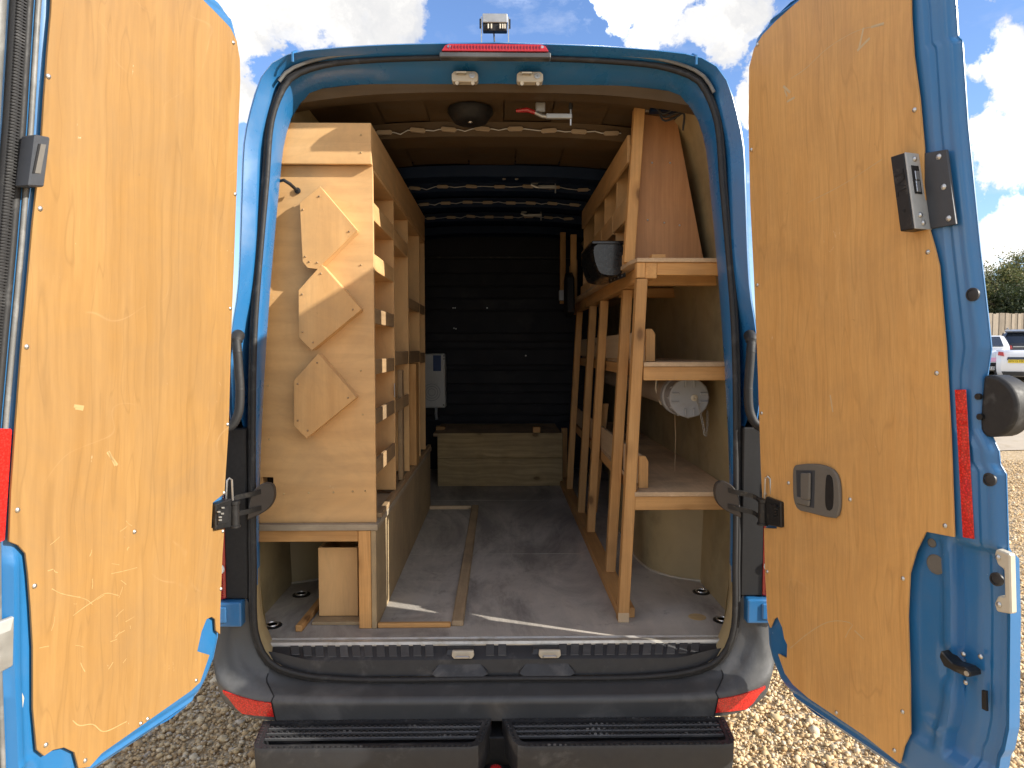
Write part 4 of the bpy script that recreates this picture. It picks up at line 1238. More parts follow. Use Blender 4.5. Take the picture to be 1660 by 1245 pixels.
for sd_, P_, dr_ in ((1, RP, rdoor), (-1, LP, ldoor)):
    for r_, q_ in MARKS[sd_]:
        if len(q_) > 2:
            q_ = [tuple(p) for p in resample(q_, len(q_) * 4)]
        mb = MB()
        pv = [Vector(p) for p in q_]
        lo, hi = [], []
        for i_, p in enumerate(pv):
            d_ = (pv[min(i_ + 1, len(pv) - 1)] - pv[max(i_ - 1, 0)]).normalized(); m_ = Vector((-d_.y, d_.x)) * r_ * (rs.uniform(.5, 1.2) if len(pv) > 2 else rs.uniform(.8, 1.1))
            lo.append(p - m_); hi.append(p + m_)
        out_ = [tuple(p) for p in lo] + [tuple(p) for p in hi[::-1]]
        mb.prism(out_, lambda a, b, c: P_(a, b, c), .0001, .00035)
        mb.build('scuff_mark', 'pale_scuff' if sd_ > 0 else 'ply_scuff', dr_)

# hinge arms, looms
for side, P, nn, dr in ((-1, LP, Ln, ldoor), (1, RP, Rn, rdoor)):
    x = lambda v: XC + side * v
    hb = MB()
    hb.hexa([P(u, z, w) for w in (-.03, .012) for u, z in ((.0539, 1.1385), (.1271, 1.1467), (.1298, 1.2267), (.0600, 1.2307))])
    hb = hb.build('hinge_block', 'black_metal', dr, bevel=.003)
    MB().hexa([P(u, z, w) for w in (.0125, .016) for u, z in ((.0758, 1.1591), (.1244, 1.1632), (.1264, 1.2103), (.0784, 1.2123))]).build('hinge_recess', 'pure_black', dr)
    mb = MB()
    for j in range(5):
        u, z = .100 + random.uniform(0, .03), 1.172 + j * .009
        mb.hexa([P(u + a, z + b, c) for c in (.0161, .021) for a, b in ((0, 0), (.012, .003), (.012, .008), (0, .006))])
    mb.build('hinge_spring', 'zinc' if side < 0 else 'black_metal', dr, bevel=.001)
    ppos = P(.0457, 1.1364, .016)
    MB().lathe([(.017, 0), (.017, .006), (.014, .008), (.014, .072), (.017, .074), (.017, .084)], ppos, (0, 0, 1), 16).build('hinge_pivot', 'black_metal', dr, smooth=True)
    MB().tube([P(.0553, 1.2236, .012), P(.0611, 1.2898, .010), P(.0676, 1.2959, .006), P(.0731, 1.2898, .002), P(.0674, 1.2236, -.004)], .003, 6).build('hinge_wire', 'steel', dr, smooth=True)
    arm = MB()
    pa = [(ppos.x, ppos.y), (x(.845), 2.215), (x(.80), 2.235), (x(.775), 2.262)]
    for z0, dz in ((1.196, .016), (1.142, .016)):
        path = resample([(p[0], p[1], z0 + q) for p, q in zip(pa, (0, .012, .020, .024))], 12)
        rr = []
        for p in path:
            rr.append([(p[0], p[1] - .008, p[2]), (p[0], p[1] + .008, p[2]), (p[0], p[1] + .008, p[2] + dz), (p[0], p[1] - .008, p[2] + dz)])
        arm.loft(rr)
    arm = arm.build('hinge_arm', 'black_metal', van, smooth=True, angle=30)
    e = resample([(.812, 1.140), (.80, 1.222), (.785, 1.246), (.765, 1.255), (.748, 1.246), (.742, 1.225), (.745, 1.19), (.760, 1.165), (.785, 1.150), (.812, 1.140)], 30)[:-1]
    MB().prism([tuple(p) for p in e], lambda a, b, c: (XC + side * a, 2.262 + (a - .78) * -.9 + c, b), -.010, .012).build('arm_cover', 'arm_brown', arm, bevel=.003, smooth=True)
    # wiring loom in a corrugated sleeve
    hp = resample([(x(.846), 2.275, 1.745), (x(.844), 2.25, 1.73), (x(.838), 2.238, 1.70), (x(.834), 2.235, 1.64), (x(.830), 2.233, 1.56), (x(.836), 2.230, 1.49), (x(.855), 2.225, 1.452), (x(.885), 2.215, 1.436), (x(.905), 2.20, 1.435)], 110)
    rad = []
    for i in range(110):
        r = .0145
        if i < 12: r = .020
        elif i < 22 or i > 56: r = .0135 + .0022 * (i % 2)
        rad.append(r)
    MB().tube([tuple(p) for p in hp], rad, 12).build('wiring_loom', 'rubber', van, smooth=True, angle=0)

# ------------------------------------------------------------------ left side: bench, cabinet, box
bench = thing('wheel_arch_bench', 'low plywood bench along the left side with an open end and pine corner post', 'bench', (-.66, 3.3, .675))
bx('bench_top', (-.885, 2.462, 1.040), (-.446, 4.42, 1.062), 'grey_board', bench)
bx('front_rail', (-.885, 2.470, .998), (-.5185, 2.512, 1.0385), 'pine_X', bench)
bx('corner_post', (-.517, 2.466, .676), (-.472, 2.512, 1.0385), 'pine_Z', bench)
bx('side_panel', (-.4705, 2.464, .676), (-.4525, 3.40, 1.0385), 'bench_ply', bench)
bx('side_panel', (-.4705, 3.402, .676), (-.4525, 4.40, 1.0385), 'bench_ply', bench)
bx('side_panel_top', (-.4515, 2.52, .98), (-.444, 4.41, 1.0385), 'bench_ply', bench) if False else None
bx('end_panel', (-.88, 4.385, .676), (-.471, 4.40, 1.0385), 'bench_ply', bench)
bx('top_edge_strip', (-.4695, 2.56, 1.0625), (-.448, 4.40, 1.082), 'dirty_lip', bench)

cab = thing('pigeonhole_cabinet', 'tall plywood pigeonhole cabinet with three angled pocket boards on its sunlit end', 'cabinet', (-.66, 3.3, 1.063))
ep = [(-.4555, 1.063), (-.4555, 2.352), (-.80, 2.352), (-.862, 1.90), (-.888, 1.30), (-.888, 1.232), (-.828, 1.231), (-.829, 1.168), (-.888, 1.168), (-.888, 1.063)]
MB().prism(ep, lambda a, b, c: (a, c, b), 2.490, 2.508).build('end_panel', 'ply_X', cab, bevel=.001)
MB().box((-.888, 2.56, 1.15), (-.80, 2.57, 1.26)).build('notch_shade_sheet', 'pure_black', cab)  # black sheet added behind the notch to darken the hole
bx('fascia_board', (-.80, 2.462, 2.350), (-.4545, 2.480, 2.493), 'ply_X', cab)
bx('fascia_board', (-.4725, 2.4805, 2.350), (-.4548, 4.18, 2.493), 'ply_Y', cab)
bx('top_panel', (-.80, 2.4805, 2.470), (-.473, 4.18, 2.488), 'ply_Y', cab)
bx('lower_top_panel', (-.80, 2.509, 2.335), (-.4565, 4.18, 2.349), 'ply_Y', cab)
bx('back_panel', (-.885, 2.509, 1.063), (-.873, 4.20, 2.33), 'ply_Z', cab)
for y in (2.975, 3.43, 3.91, 4.175):
    bx('divider', (-.872, y, 1.083), (-.4575, y + .015, 2.334), 'ply_Z', cab)
BAYS = [(2.509, 2.974), (2.991, 3.429), (3.446, 3.909), (3.926, 4.174)]
rowsz = {0: [(2.165, .065), (1.985, .060), (1.792, .055), (1.605, .055), (1.420, .055), (1.232, .058)],
         1: [(2.150, .065), (1.625, .062), (1.418, .055)],
         2: [(1.905, .050), (1.625, .062)],
         3: [(1.905, .05), (1.615, .06)]}
for i, (y0, y1) in enumerate(BAYS):
    for z, hgt in rowsz[i]:
        bx('shelf_lip', (-.470, y0 + .0005, z), (-.4585, y1 - .0005, z + hgt), 'ply_Y' if z > 1.95 else 'dirty_lip', cab)
        bx('shelf', (-.872, y0 + .0005, z + .001), (-.4705, y1 - .0005, z + .010), 'ply_Y', cab, .0008)
bx('upright_batten', (-.479, 3.20, 1.083), (-.459, 3.26, 1.60), 'dirty_lip', cab)
bx('upright_post', (-.484, 3.60, 1.0825), (-.4425, 3.72, 1.62), 'pine_Z', cab)
bx('label_tag', (-.4575, 2.955, 1.49), (-.4565, 2.97, 1.55), 'white_plastic', cab, 0)
# angled pocket boards with their edge strips
PB = [[(-.630, 2.267), (-.502, 2.115), (-.643, 1.979), (-.678, 1.983), (-.695, 2.005), (-.702, 2.209)],
      [(-.628, 1.996), (-.490, 1.838), (-.667, 1.693), (-.712, 1.739), (-.711, 1.905)],
      [(-.645, 1.682), (-.511, 1.526), (-.691, 1.380), (-.734, 1.425), (-.732, 1.588)]]
for q in PB:
    pb = MB().prism(q, lambda a, b, c: (a, c, b), 2.438, 2.450).build('pocket_board', 'pocket_ply', cab, bevel=.0012)
    for i in (0, 1):
        a, b = Vector(q[i]), Vector(q[i + 1])
        dd = (b - a).normalized(); nn = Vector((dd.y, -dd.x))
        if nn.dot(Vector((sum(p[0] for p in q) / len(q), sum(p[1] for p in q) / len(q))) - a) < 0: nn = -nn
        a2, b2 = a + dd * .004, b - dd * .004
        MB().prism([tuple(a2), tuple(b2), tuple(b2 + nn * .018), tuple(a2 + nn * .018)], lambda u, v, c: (u, c, v), 2.4505, 2.4895).build('spacer_strip', 'ply_X', pb, bevel=.001)
    cx = sum(p[0] for p in q) / len(q); cy = sum(p[1] for p in q) / len(q)
    screws([(p[0] * .8 + cx * .2, 2.4378, p[1] * .8 + cy * .2) for p in q[::1]], (0, -1, 0), 'dirty_lip', cab, .0035)
screws([(-.49, 2.4618, 2.39), (-.49, 2.4618, 2.45), (-.50, 2.4898, 2.0), (-.505, 2.4898, 1.62), (-.835, 2.4898, 1.99), (-.84, 2.4898, 1.78), (-.84, 2.4898, 1.565), (-.84, 2.4898, 1.37), (-.79, 2.4898, 1.17), (-.70, 2.4898, 1.173), (-.61, 2.4898, 1.175), (-.54, 2.4898, 1.178), (-.495, 2.4898, 1.18), (-.50, 2.4898, 1.46)], (0, -1, 0), 'old_board', cab, .0035)
clip = thing('spring_clip', 'small black metal spring clip screwed high on the cabinet end', 'clip', (-.74, 2.48, 2.27))
MB().tube([(-.785, 2.455, 2.262), (-.775, 2.440, 2.283), (-.755, 2.436, 2.287), (-.735, 2.440, 2.275), (-.722, 2.47, 2.262)], .006, 8).build('clip_strap', 'black_metal', clip, smooth=True)
MB().lathe([(.011, 0), (.011, .006), (.005, .008)], (-.722, 2.489, 2.262), (0, -1, 0), 12).build('clip_bolt', 'black_metal', clip)

pbx = thing('plywood_box', 'small open topped plywood box tucked under the left bench', 'box', (-.61, 2.70, .675))
bx('front_panel', (-.686, 2.552, .690), (-.5385, 2.561, .952), 'ply_Z', pbx)
bx('side_panel', (-.686, 2.5615, .690), (-.677, 2.87, .952), 'ply_Y', pbx)
bx('side_panel', (-.5475, 2.5615, .690), (-.5385, 2.87, .952), 'ply_Y', pbx)
bx('back_panel', (-.6765, 2.861, .690), (-.548, 2.87, .952), 'ply_X', pbx)
bx('base_panel', (-.6765, 2.5615, .690), (-.548, 2.860, .698), 'ply_X', pbx)
sb = bx('base_board', (-.70, 2.50, .6755), (-.52, 2.90, .6875), 'bench_ply', None)
tag(sb, 'thin dirty plywood board on the floor beneath the small box', 'board')
tag(MB().hexa([(-.742, 2.44, .6765), (-.718, 2.44, .6765), (-.702, 2.90, .6765), (-.726, 2.90, .6765), (-.742, 2.44, .700), (-.718, 2.44, .700), (-.702, 2.90, .700), (-.726, 2.90, .700)]).build('floor_batten', 'pine_Y', None, bevel=.002), 'short loose pine batten lying on the floor left of the small box', 'batten')

bf_ = thing('batten_frame', 'low frame of worn floor battens beside the left bench', 'frame', (-.30, 3.4, .675))
MB().hexa([(-.182, 2.48, .6755), (-.136, 2.48, .6755), (-.139, 4.36, .6755), (-.185, 4.36, .6755), (-.180, 2.48, .697), (-.138, 2.48, .697), (-.141, 4.36, .697), (-.183, 4.36, .697)]).build('long_batten', 'floor_batten_wood', bf_, bevel=.005, seg=2)
bx('front_batten', (-.451, 2.468, .6755), (-.1835, 2.488, .693), 'pine_X', bf_, .003)
bx('rear_batten', (-.4515, 4.325, .6755), (-.187, 4.350, .697), 'pale_board', bf_, .003)

# ------------------------------------------------------------------ right side: timber rack
rack = thing('timber_rack', 'orange pine shelving rack with leaning uprights down the right side', 'shelving rack', (.67, 3.8, .675))
XB, XT, ZT_ = .487, .553, 1.955


def lean_x(z):
    return XB + (XT - XB) * (z - .715) / (ZT_ - .715)


MB().hexa([(.432, 2.53, .6755), (.474, 2.53, .6755), (.528, 5.25, .6755), (.482, 5.25, .6755), (.432, 2.53, .712), (.474, 2.53, .712), (.528, 5.25, .712), (.482, 5.25, .712)]) if False else None
bx('bottom_rail', (.446, 2.552, .6755), (.512, 5.20, .713), 'pine_Y', rack, .002)
# front upright stands on the floor with a sawn pale foot
MB().lean((.4605, 2.528, .676), (.519, 2.528, 1.955), .040, .044).build('upright', 'pine_Z', rack, bevel=.002)
bx('upright_foot', (.4400, 2.5045, .6765), (.4810, 2.5057, .712), 'pale_board', rack, 0)
for y in (2.99, 3.65, 4.09, 4.79):
    MB().lean((XB, y, .7135), (XT, y, 1.954), .042, .046).build('upright', 'pine_Z', rack, bevel=.002)
bx('short_upright', (.468, 5.205, .6765), (.512, 5.245, 1.09), 'pine_Z', rack, .002)
# extra thin battens behind the uprights
MB().lean((.515, 3.72, .80), (.575, 3.72, 1.40), .03, .02).build('batten', 'pine_Z', rack, bevel=.001)
# top shelf
bx('top_side_beam', (.530, 2.5065, 1.956), (.572, 5.2, 2.014), 'pine_Y', rack, .002)
bx('top_front_beam', (.5725, 2.508, 1.968), (.835, 2.548, 2.014), 'pine_X', rack, .002)
bx('top_beam_end', (.498, 2.5055, 1.958), (.5295, 2.55, 2.014), 'pine_Z', rack, .002)
bx('top_inner_beam', (.575, 2.66, 1.945), (.85, 2.70, 1.99), 'pine_X', rack, .002)
bx('top_inner_beam', (.575, 3.30, 1.945), (.85, 3.34, 1.99), 'pine_X', rack, .002)
MB().prism([(.498, 2.500), (.84, 2.500), (.86, 3.5), (.86, 5.2), (.49, 5.2), (.485, 2.60)], lambda a, b, c: (a, b, c), 2.0145, 2.029).build('top_shelf', 'shelf_ply', rack, bevel=.001)
# middle and lower shelves: board, front beam, side beam, pale retaining board
for zt, zb, x0, xl in ((1.650, 1.583, .527, .545), (1.168, 1.100, .497, .522)):
    bx('shelf_front_beam', (x0, 2.508, zb), (.868, 2.550, zt - .0165), 'pine_X', rack, .002)
    MB().prism([(x0, 2.503), (.872, 2.503), (.89, 3.0), (.89, 4.9), (x0 + .06, 4.9), (x0 + .03, 2.56)], lambda a, b, c: (a, b, c), zt - .016, zt).build('shelf_board', 'shelf_ply', rack, bevel=.001)
    bx('shelf_side_beam', (xl + .018, 2.5505, zb), (xl + .056, 4.9, zt - .0165), 'pine_Y', rack, .002)
for zt, zh, x in ((1.651, .118, .566), (1.169, .118, .545)):
    pr = [(2.60, zt), (4.85, zt), (4.85, zt + zh * .92), (2.66, zt + zh), (2.615, zt + zh), (2.60, zt + zh - .02)]
    MB().prism(pr, lambda a, b, c: (x + c, a, b), -.006, .006).build('retaining_board', 'pale_board', rack, bevel=.001)
    e = [(0, 0), (.036, 0), (.036, zh - .015), (.024, zh + .005), (0, zh + .005)]
    MB().prism(e, lambda a, b, c: (x - .018 + a, c, zt + b), 2.575, 2.593).build('retaining_end', 'pine_Z', rack, bevel=.002)
tag(bx('offcut', (.62, 3.78, 1.1695), (.74, 3.80, 1.182), 'pine_X', None, .001), 'short offcut slat lying at the back of the lower right shelf', 'offcut')
tag(bx('offcut', (.555, 2.515, 2.0300), (.605, 2.56, 2.044), 'pine_X', None, .001), 'small pine offcut on the front edge of the top right shelf', 'offcut')

# upper pigeonholes standing on the top shelf
upr = thing('upper_pigeonholes', 'upper right pigeonhole unit with red brown plywood end and tall pine post', 'cabinet', (.65, 3.5, 2.03))
MB().lean((.495, 2.655, 2.0298), (.533, 2.655, 2.665), .041, .042).build('tall_post', 'pine_Z', upr, bevel=.002)
bx('post_bracket', (.553, 2.64, 2.60), (.585, 2.655, 2.635), 'zinc', upr, .001)
MB().prism([(.512, 2.030), (.800, 2.030), (.685, 2.582), (.62, 2.603), (.548, 2.608)], lambda a, b, c: (a, c, b), 2.690, 2.702).build('end_panel', 'red_ply', upr, bevel=.001)
screws([(.59, 2.6895, 2.42), (.66, 2.6895, 2.42), (.575, 2.6895, 2.2), (.64, 2.6895, 2.19), (.70, 2.6895, 2.18)], (0, -1, 0), 'steel', upr, .004)
bx('fascia_board', (.496, 2.7035, 2.425), (.508, 4.20, 2.530), 'ply_Y', upr)
for y in (3.02, 3.36, 3.72, 4.19):
    MB().prism([(.505, 2.030), (.80, 2.030), (.70, 2.53), (.509, 2.53)], lambda a, b, c: (a, c, b), y, y + .014).build('divider', 'ply_Z', upr, bevel=.001)
for (y0, y1), zl in zip(((2.703, 3.019), (3.035, 3.359), (3.375, 3.719), (3.735, 4.189)), (2.205, 2.20, 2.20, 2.20)):
    bx('shelf_lip', (.494, y0 + .0005, zl), (.504, y1 - .0005, zl + .085), 'ply_Y', upr)
    bx('shelf', (.5045, y0 + .0005, zl), (.74, y1 - .0005, zl + .010), 'ply_Y', upr)
    bx('bottom_lip', (.490, y0 + .0005, 2.0298), (.502, y1 - .0005, 2.075), 'ply_Y', upr)
bx('back_panel', (.70, 2.703, 2.03), (.712, 4.2, 2.40), 'ply_Z', upr)
bx('far_post', (.47, 4.60, 2.0298), (.51, 4.64, 2.46), 'pine_Z', upr, .002)
bx('far_post', (.44, 5.05, 2.0298), (.48, 5.09, 2.55), 'pine_Z', upr, .002)
bx('far_panel', (.505, 4.64, 2.0298), (.52, 5.05, 2.30), 'ply_Y', upr)

# black case hanging out of the pigeonhole
case = thing('black_case', 'glossy black plastic case poking out of the upper right pigeonholes', 'case', (.44, 2.95, 2.03))
sec = [(.385, 2.025), (.398, 2.000), (.425, 1.990), (.478, 1.990), (.492, 2.000), (.496, 2.118), (.375, 2.118), (.374, 2.06)]
sec = [(a, b + .0) for a, b in sec]
mb = MB()
rings_ = []
for y, s in ((2.770, .90), (2.782, .98), (2.80, 1.0), (3.12, 1.0), (3.15, .95)):
    cx, cz_ = .437, 2.06
    rings_.append([(cx + (a - cx) * s, y, cz_ + (b - cz_) * s) for a, b in resample(sec + [sec[0]], 32)[:-1]])
mb.loft(rings_); mb.add(rings_[0], [tuple(range(31))]); mb.add(rings_[-1], [tuple(range(31))])
mb.build('case_body', 'case_black' if 'case_black' in MATS else 'pure_black', case, smooth=True, angle=50)
plain('case_black', (.006, .006, .007), .3, coat=.3, var=.2, bmp=0)
case.children[0].data.materials[0] = MATS['case_black']
bx('case_lid', (.368, 2.765, 2.1185), (.500, 3.155, 2.132), 'case_black', case, .003)
strap = thing('perforated_strap', 'short black perforated strap below the black case', 'strap', (.46, 2.86, 1.985))
mb = MB().hexa([(.452, 2.86, 1.972), (.456, 2.86, 1.972), (.500, 2.74, 1.985), (.496, 2.74, 1.985), (.452, 2.86, 1.990), (.456, 2.86, 1.990), (.500, 2.74, 2.003), (.496, 2.74, 2.003)])
mb.build('strap_band', 'black_metal', strap)
for j in range(4):
    MB().lathe([(.004, 0), (.004, .001)], (.459 + j * .010, 2.842 - j * .028, 1.983 + j * .003), (-.9, -.35, 0), 8).build('strap_rivet', 'steel', strap)
st2 = thing('hanging_bag', 'black bag and grey socket box hanging at the far end of the right rack', 'bag', (.43, 4.55, 1.95))
MB().prism([(4.35, 1.93), (4.40, 2.16), (4.50, 2.20), (4.62, 2.16), (4.60, 1.93), (4.48, 1.90)], lambda a, b, c: (c, a, b), .425, .475).build('bag_body', 'pure_black', st2, bevel=.012, seg=2)
bx('socket_box', (.405, 4.72, 2.03), (.455, 4.76, 2.10), 'grey_plastic', st2, .003)

# grey tube slung under the middle shelf
tube = thing('drain_rod_tube', 'long grey plastic tube with ribbed screw cap slung under the middle right shelf', 'tube', (.757, 3.4, 1.50))
tx, tz = .757, 1.503
MB().lathe([(.062, 0), (.062, 1.6)], (tx - .005, 2.86, tz + .005), (-.02, 1, .012), 28).build('tube_body', 'tube_brown', tube, smooth=True)
MB().lathe([(.064, .0), (.083, .01), (.083, .05), (.076, .055), (.076, .062), (.079, .065), (.079, .11), (.070, .112)][::1], (tx, 2.885, tz), (0, -1, 0), 36).build('cap_collar', 'grey_plastic', tube, smooth=True, angle=30)
cap = MB().lathe([(.076, 0), (.080, .004), (.080, .048), (.076, .052), (.066, .0525), (.001, .0525)], (tx, 2.775, tz), (0, -1, 0), 40).build('screw_cap', 'grey_plastic', tube, smooth=True, angle=30)
for a in range(4):
    t = a * PI / 2
    for o in (-.017, .017):
        c_, s_ = math.cos(t), math.sin(t)
        mb = MB()
        q = []
        for y in (2.7225, 2.714):
            for r_, o_ in ((.042, o - .004), (.072, o - .004), (.072, o + .004), (.042, o + .004)):
                q.append((tx + r_ * c_ - o_ * s_, y, tz + r_ * s_ + o_ * c_))
        mb.hexa(q).build('grip_rib', 'grey_plastic', cap, bevel=.0012)
for t in np.linspace(0, 2 * PI, 13)[:-1]:
    c_, s_ = math.cos(t), math.sin(t)
    MB().hexa([(tx + r_ * c_ - o_ * s_, y, tz + r_ * s_ + o_ * c_) for y in (2.765, 2.735) for r_, o_ in ((.079, -.004), (.084, -.004), (.084, .004), (.079, .004))]).build('rim_rib', 'grey_plastic', cap)
MB().lathe([(.014, 0), (.014, .003), (.009, .005), (.005, .005), (.004, .002)], (tx + .020, 2.7222, tz), (0, -1, 0), 18).build('cap_washer', 'cream_metal', cap, smooth=True)
# chain
cp = resample([(tx + .028, 2.712, tz - .004), (tx + .040, 2.705, tz - .06), (tx + .052, 2.703, tz - .11), (tx + .058, 2.703, tz - .150), (tx + .062, 2.706, tz - .152), (tx + .070, 2.712, tz - .11), (tx + .078, 2.74, tz - .055)], 26)
for i in range(25):
    a, b = Vector(cp[i]), Vector(cp[i + 1])
    dv = (b - a); L = dv.length * .72; dv.normalize()
    sd = dv.cross(Vector((0, 1, 0) if i % 2 else (1, .3, 0))).normalized()
    c_ = (a + b) / 2
    MB().tube([c_ + dv * L * math.cos(t) + sd * .0042 * math.sin(t) for t in np.linspace(0, 2 * PI, 9)[:-1]], .0011, 5, closed=True).build('chain_link', 'zinc', tube, smooth=True)
MB().tube([(tx - .028, 2.84, tz - .075), (tx - .018, 2.86, tz - .18), (tx - .002, 2.93, tz - .333)], .0012, 5).build('tie_cord', 'pale_board', tube, smooth=True)
hsp = MB().tube([(tx - .068, 3.0, tz + .075), (tx - .072, 3.0, tz + .02), (tx - .05, 3.0, tz - .045), (tx, 3.0, tz - .064), (tx + .05, 3.0, tz - .045), (tx + .07, 3.0, tz + .075)], .005, 6).build('hanger_strap', 'cream_metal', tube, smooth=True)

# ------------------------------------------------------------------ far end: timber box, white unit
tbx = thing('bulkhead_box', 'long timber box of two stacked boards across the front bulkhead', 'box', (0, 5.4, .675))
bx('front_board', (-.466, 5.06, .6765), (.464, 5.085, .885), 'old_board', tbx, .002)
bx('front_board', (-.466, 5.06, .8875), (.464, 5.085, 1.072), 'old_board', tbx, .002)
bx('top_board', (-.50, 5.0855, 1.045), (.46, 5.75, 1.068), 'shelf_ply', tbx, .002)
bx('side_board', (-.466, 5.0855, .6765), (-.44, 5.75, 1.044), 'old_board', tbx, .002)
bx('side_board', (.438, 5.0855, .6765), (.464, 5.75, 1.044), 'old_board', tbx, .002)
tag(bx('timber_block', (.245, 5.10, 1.069), (.300, 5.16, 1.112), 'pine_Z', None, .002), 'small pine block on the right of the timber box top', 'block')
tag(bx('offcut', (-.50, 5.30, 1.069), (-.43, 5.36, 1.095), 'pine_X', None, .002), 'small wood offcut on the left end of the timber box top', 'offcut')
unit = thing('white_unit', 'white plastic electrical unit with blue label on the bulkhead', 'electrical unit', (-.59, 5.7, 1.21))
bx('case', (-.74, 5.64, 1.21), (-.452, 5.755, 1.66), 'white_plastic', unit, .014, seg=3)
bx('label', (-.552, 5.6375, 1.515), (-.487, 5.6395, 1.645), 'blue_label', unit, 0)
for r_ in (.03, .05, .07):
    MB().tube([(-.565 + r_ * math.cos(t), 5.639, 1.34 + r_ * math.sin(t)) for t in np.linspace(0, 2 * PI, 20)[:-1]], .0025, 5, closed=True).build('moulded_ring', 'grey_plastic', unit)
screws([(-.463, 5.639, 1.64), (-.463, 5.639, 1.615), (-.468, 5.639, 1.235)], (0, -1, 0), 'black_metal', unit, .006)
MB().tube([(-.535, 5.70, 1.21), (-.535, 5.69, 1.16), (-.53, 5.69, 1.11)], .012, 8).build('cable_tail', 'grey_plastic', unit, smooth=True)


# ------------------------------------------------------------------ parked cars, fence and trees beyond
def car(name, label, loc, rotz, paint_, prof, glass_z, width, rear=True, low=None, plate=None, plate_m='plate_yellow'):
    """prof: (y,z) side outline with y=0 at the end that faces the camera, z from the ground"""
    ln = max(p[0] for p in prof)
    t = thing(name, label, 'car', loc)
    M = Matrix.Translation(Vector(loc)) @ Matrix.Rotation(rotz, 4, 'Z')
    hw = width / 2
    X = lambda x, y, z: tuple(M @ Vector((x, y, z)))

    def half(z):
        return hw * (1 - .30 * float(smooth(glass_z - .02, glass_z + .75, z)) - .06 * float(1 - smooth(.2, .5, z)))
    pr = resample(prof + [prof[0]], 90)[:-1]
    mb = MB()
    rr = []
    for s in (-1, -.96, -.86, -.4, 0, .4, .86, .96, 1):
        k = 1 - .5 * max(0, abs(s) - .86) / .14 * .14
        cy, cz_ = ln / 2, .75
        rr.append([X(s * half(p[1]), cy + (p[0] - cy) * (k if abs(s) > .9 else 1), cz_ + (p[1] - cz_) * (1 - (1 - k) * .6)) for p in pr])
    mb.loft(rr); mb.add(rr[0], [tuple(range(89))]); mb.add(rr[-1], [tuple(range(89))])
    body = mb.build('body', paint_, t, smooth=True, angle=45)
    return t, X, half, body


def plate_on(t, X, x, y, z, txt, m, tilt=0.0):
    pl = MB().hexa([X(x + a, y + b, z + c) for b in (0, .012) for a, c in ((-.26, -.056), (.26, -.056), (.26, .056), (-.26, .056))]).build('number_plate', m, t, bevel=.004)
    o = Vector(X(x, y - .002, z)); xx = Vector(X(x + 1, y - .002, z)) - o
    lettering('lettering', txt, 'plate_letters', pl, .105, frame4(o, xx, (0, 0, 1)), .001)


def wheels(t, X, hw, ys, r=.33):
    for y in ys:
        for s in (-1, 1):
            c = Vector(X(s * (hw - .10), y, r)); ax = Vector(X(s * (hw - .10) + s, y, r)) - c
            w = MB().lathe([(r * .62, -.1), (r * .95, -.1), (r, -.06), (r, .06), (r * .95, .1), (r * .62, .1)], c, ax, 24).build('wheel', 'tyre', t, smooth=True)
            MB().lathe([(r * .62, -.08), (r * .62, .095), (r * .3, .07), (.03, .085)], c, ax, 18).build('rim', 'rim_grey', w, smooth=True)


def panel(t, X, name, pts, m, d=.012, parent=None):
    """flat patch: outer corners given in car space, d thick towards the car centre"""
    n = len(pts)
    q = [X(*p) for p in pts]
    c = sum((Vector(p) for p in q), Vector()) / n
    nm = (Vector(q[1]) - Vector(q[0])).cross(Vector(q[2]) - Vector(q[0])).normalized()
    mb = MB()
    mb.add([Vector(p) + nm * d for p in q] + [Vector(p) - nm * d for p in q], [tuple(range(n)), tuple(range(n, 2 * n))[::-1]] + [(i, (i + 1) % n, n + (i + 1) % n, n + i) for i in range(n)])
    return mb.build(name, m, parent or t, bevel=.003)


g = lambda x, y: float(gz(np.array(x), np.array(y)))
RZ = -R(34)
# white saloon, tail towards us
wl = (17.92, 22.9, g(17.92, 22.9))
wt, X, hf, _ = car('parked_car', 'low white car with yellow rear number plate parked nearest the track', wl, RZ, 'car_white',
    [(.05, .30), (0, .45), (-.02, .72), (.03, .95), (.12, 1.10), (.25, 1.13), (.9, 1.14), (1.5, 1.08), (2.3, 1.06), (2.7, 1.10), (3.2, 1.02), (4.2, .90), (4.45, .70), (4.45, .35), (4.3, .22), (.3, .22)], 1.12, 1.82)
wt['group'] = 'cars parked by the fence'
for s in (-1, 1):
    panel(wt, X, 'tail_light', [(s * .88, .02, .96), (s * .70, -.012, .93), (s * .72, .03, 1.06), (s * .86, .08, 1.08)], 'lens_red', .03)
panel(wt, X, 'boot_recess', [(-.62, -.014, .80), (.62, -.014, .80), (.60, .0, .90), (-.60, .0, .90)], 'car_dark', .012)
panel(wt, X, 'lower_valance', [(-.70, .02, .26), (.70, .02, .26), (.76, -.012, .40), (-.76, -.012, .40)], 'black_plastic', .02)
plate_on(wt, X, -.33, -.045, .755, 'WV15 MFG', 'plate_yellow')
wheels(wt, X, .91, (.85, 3.5))
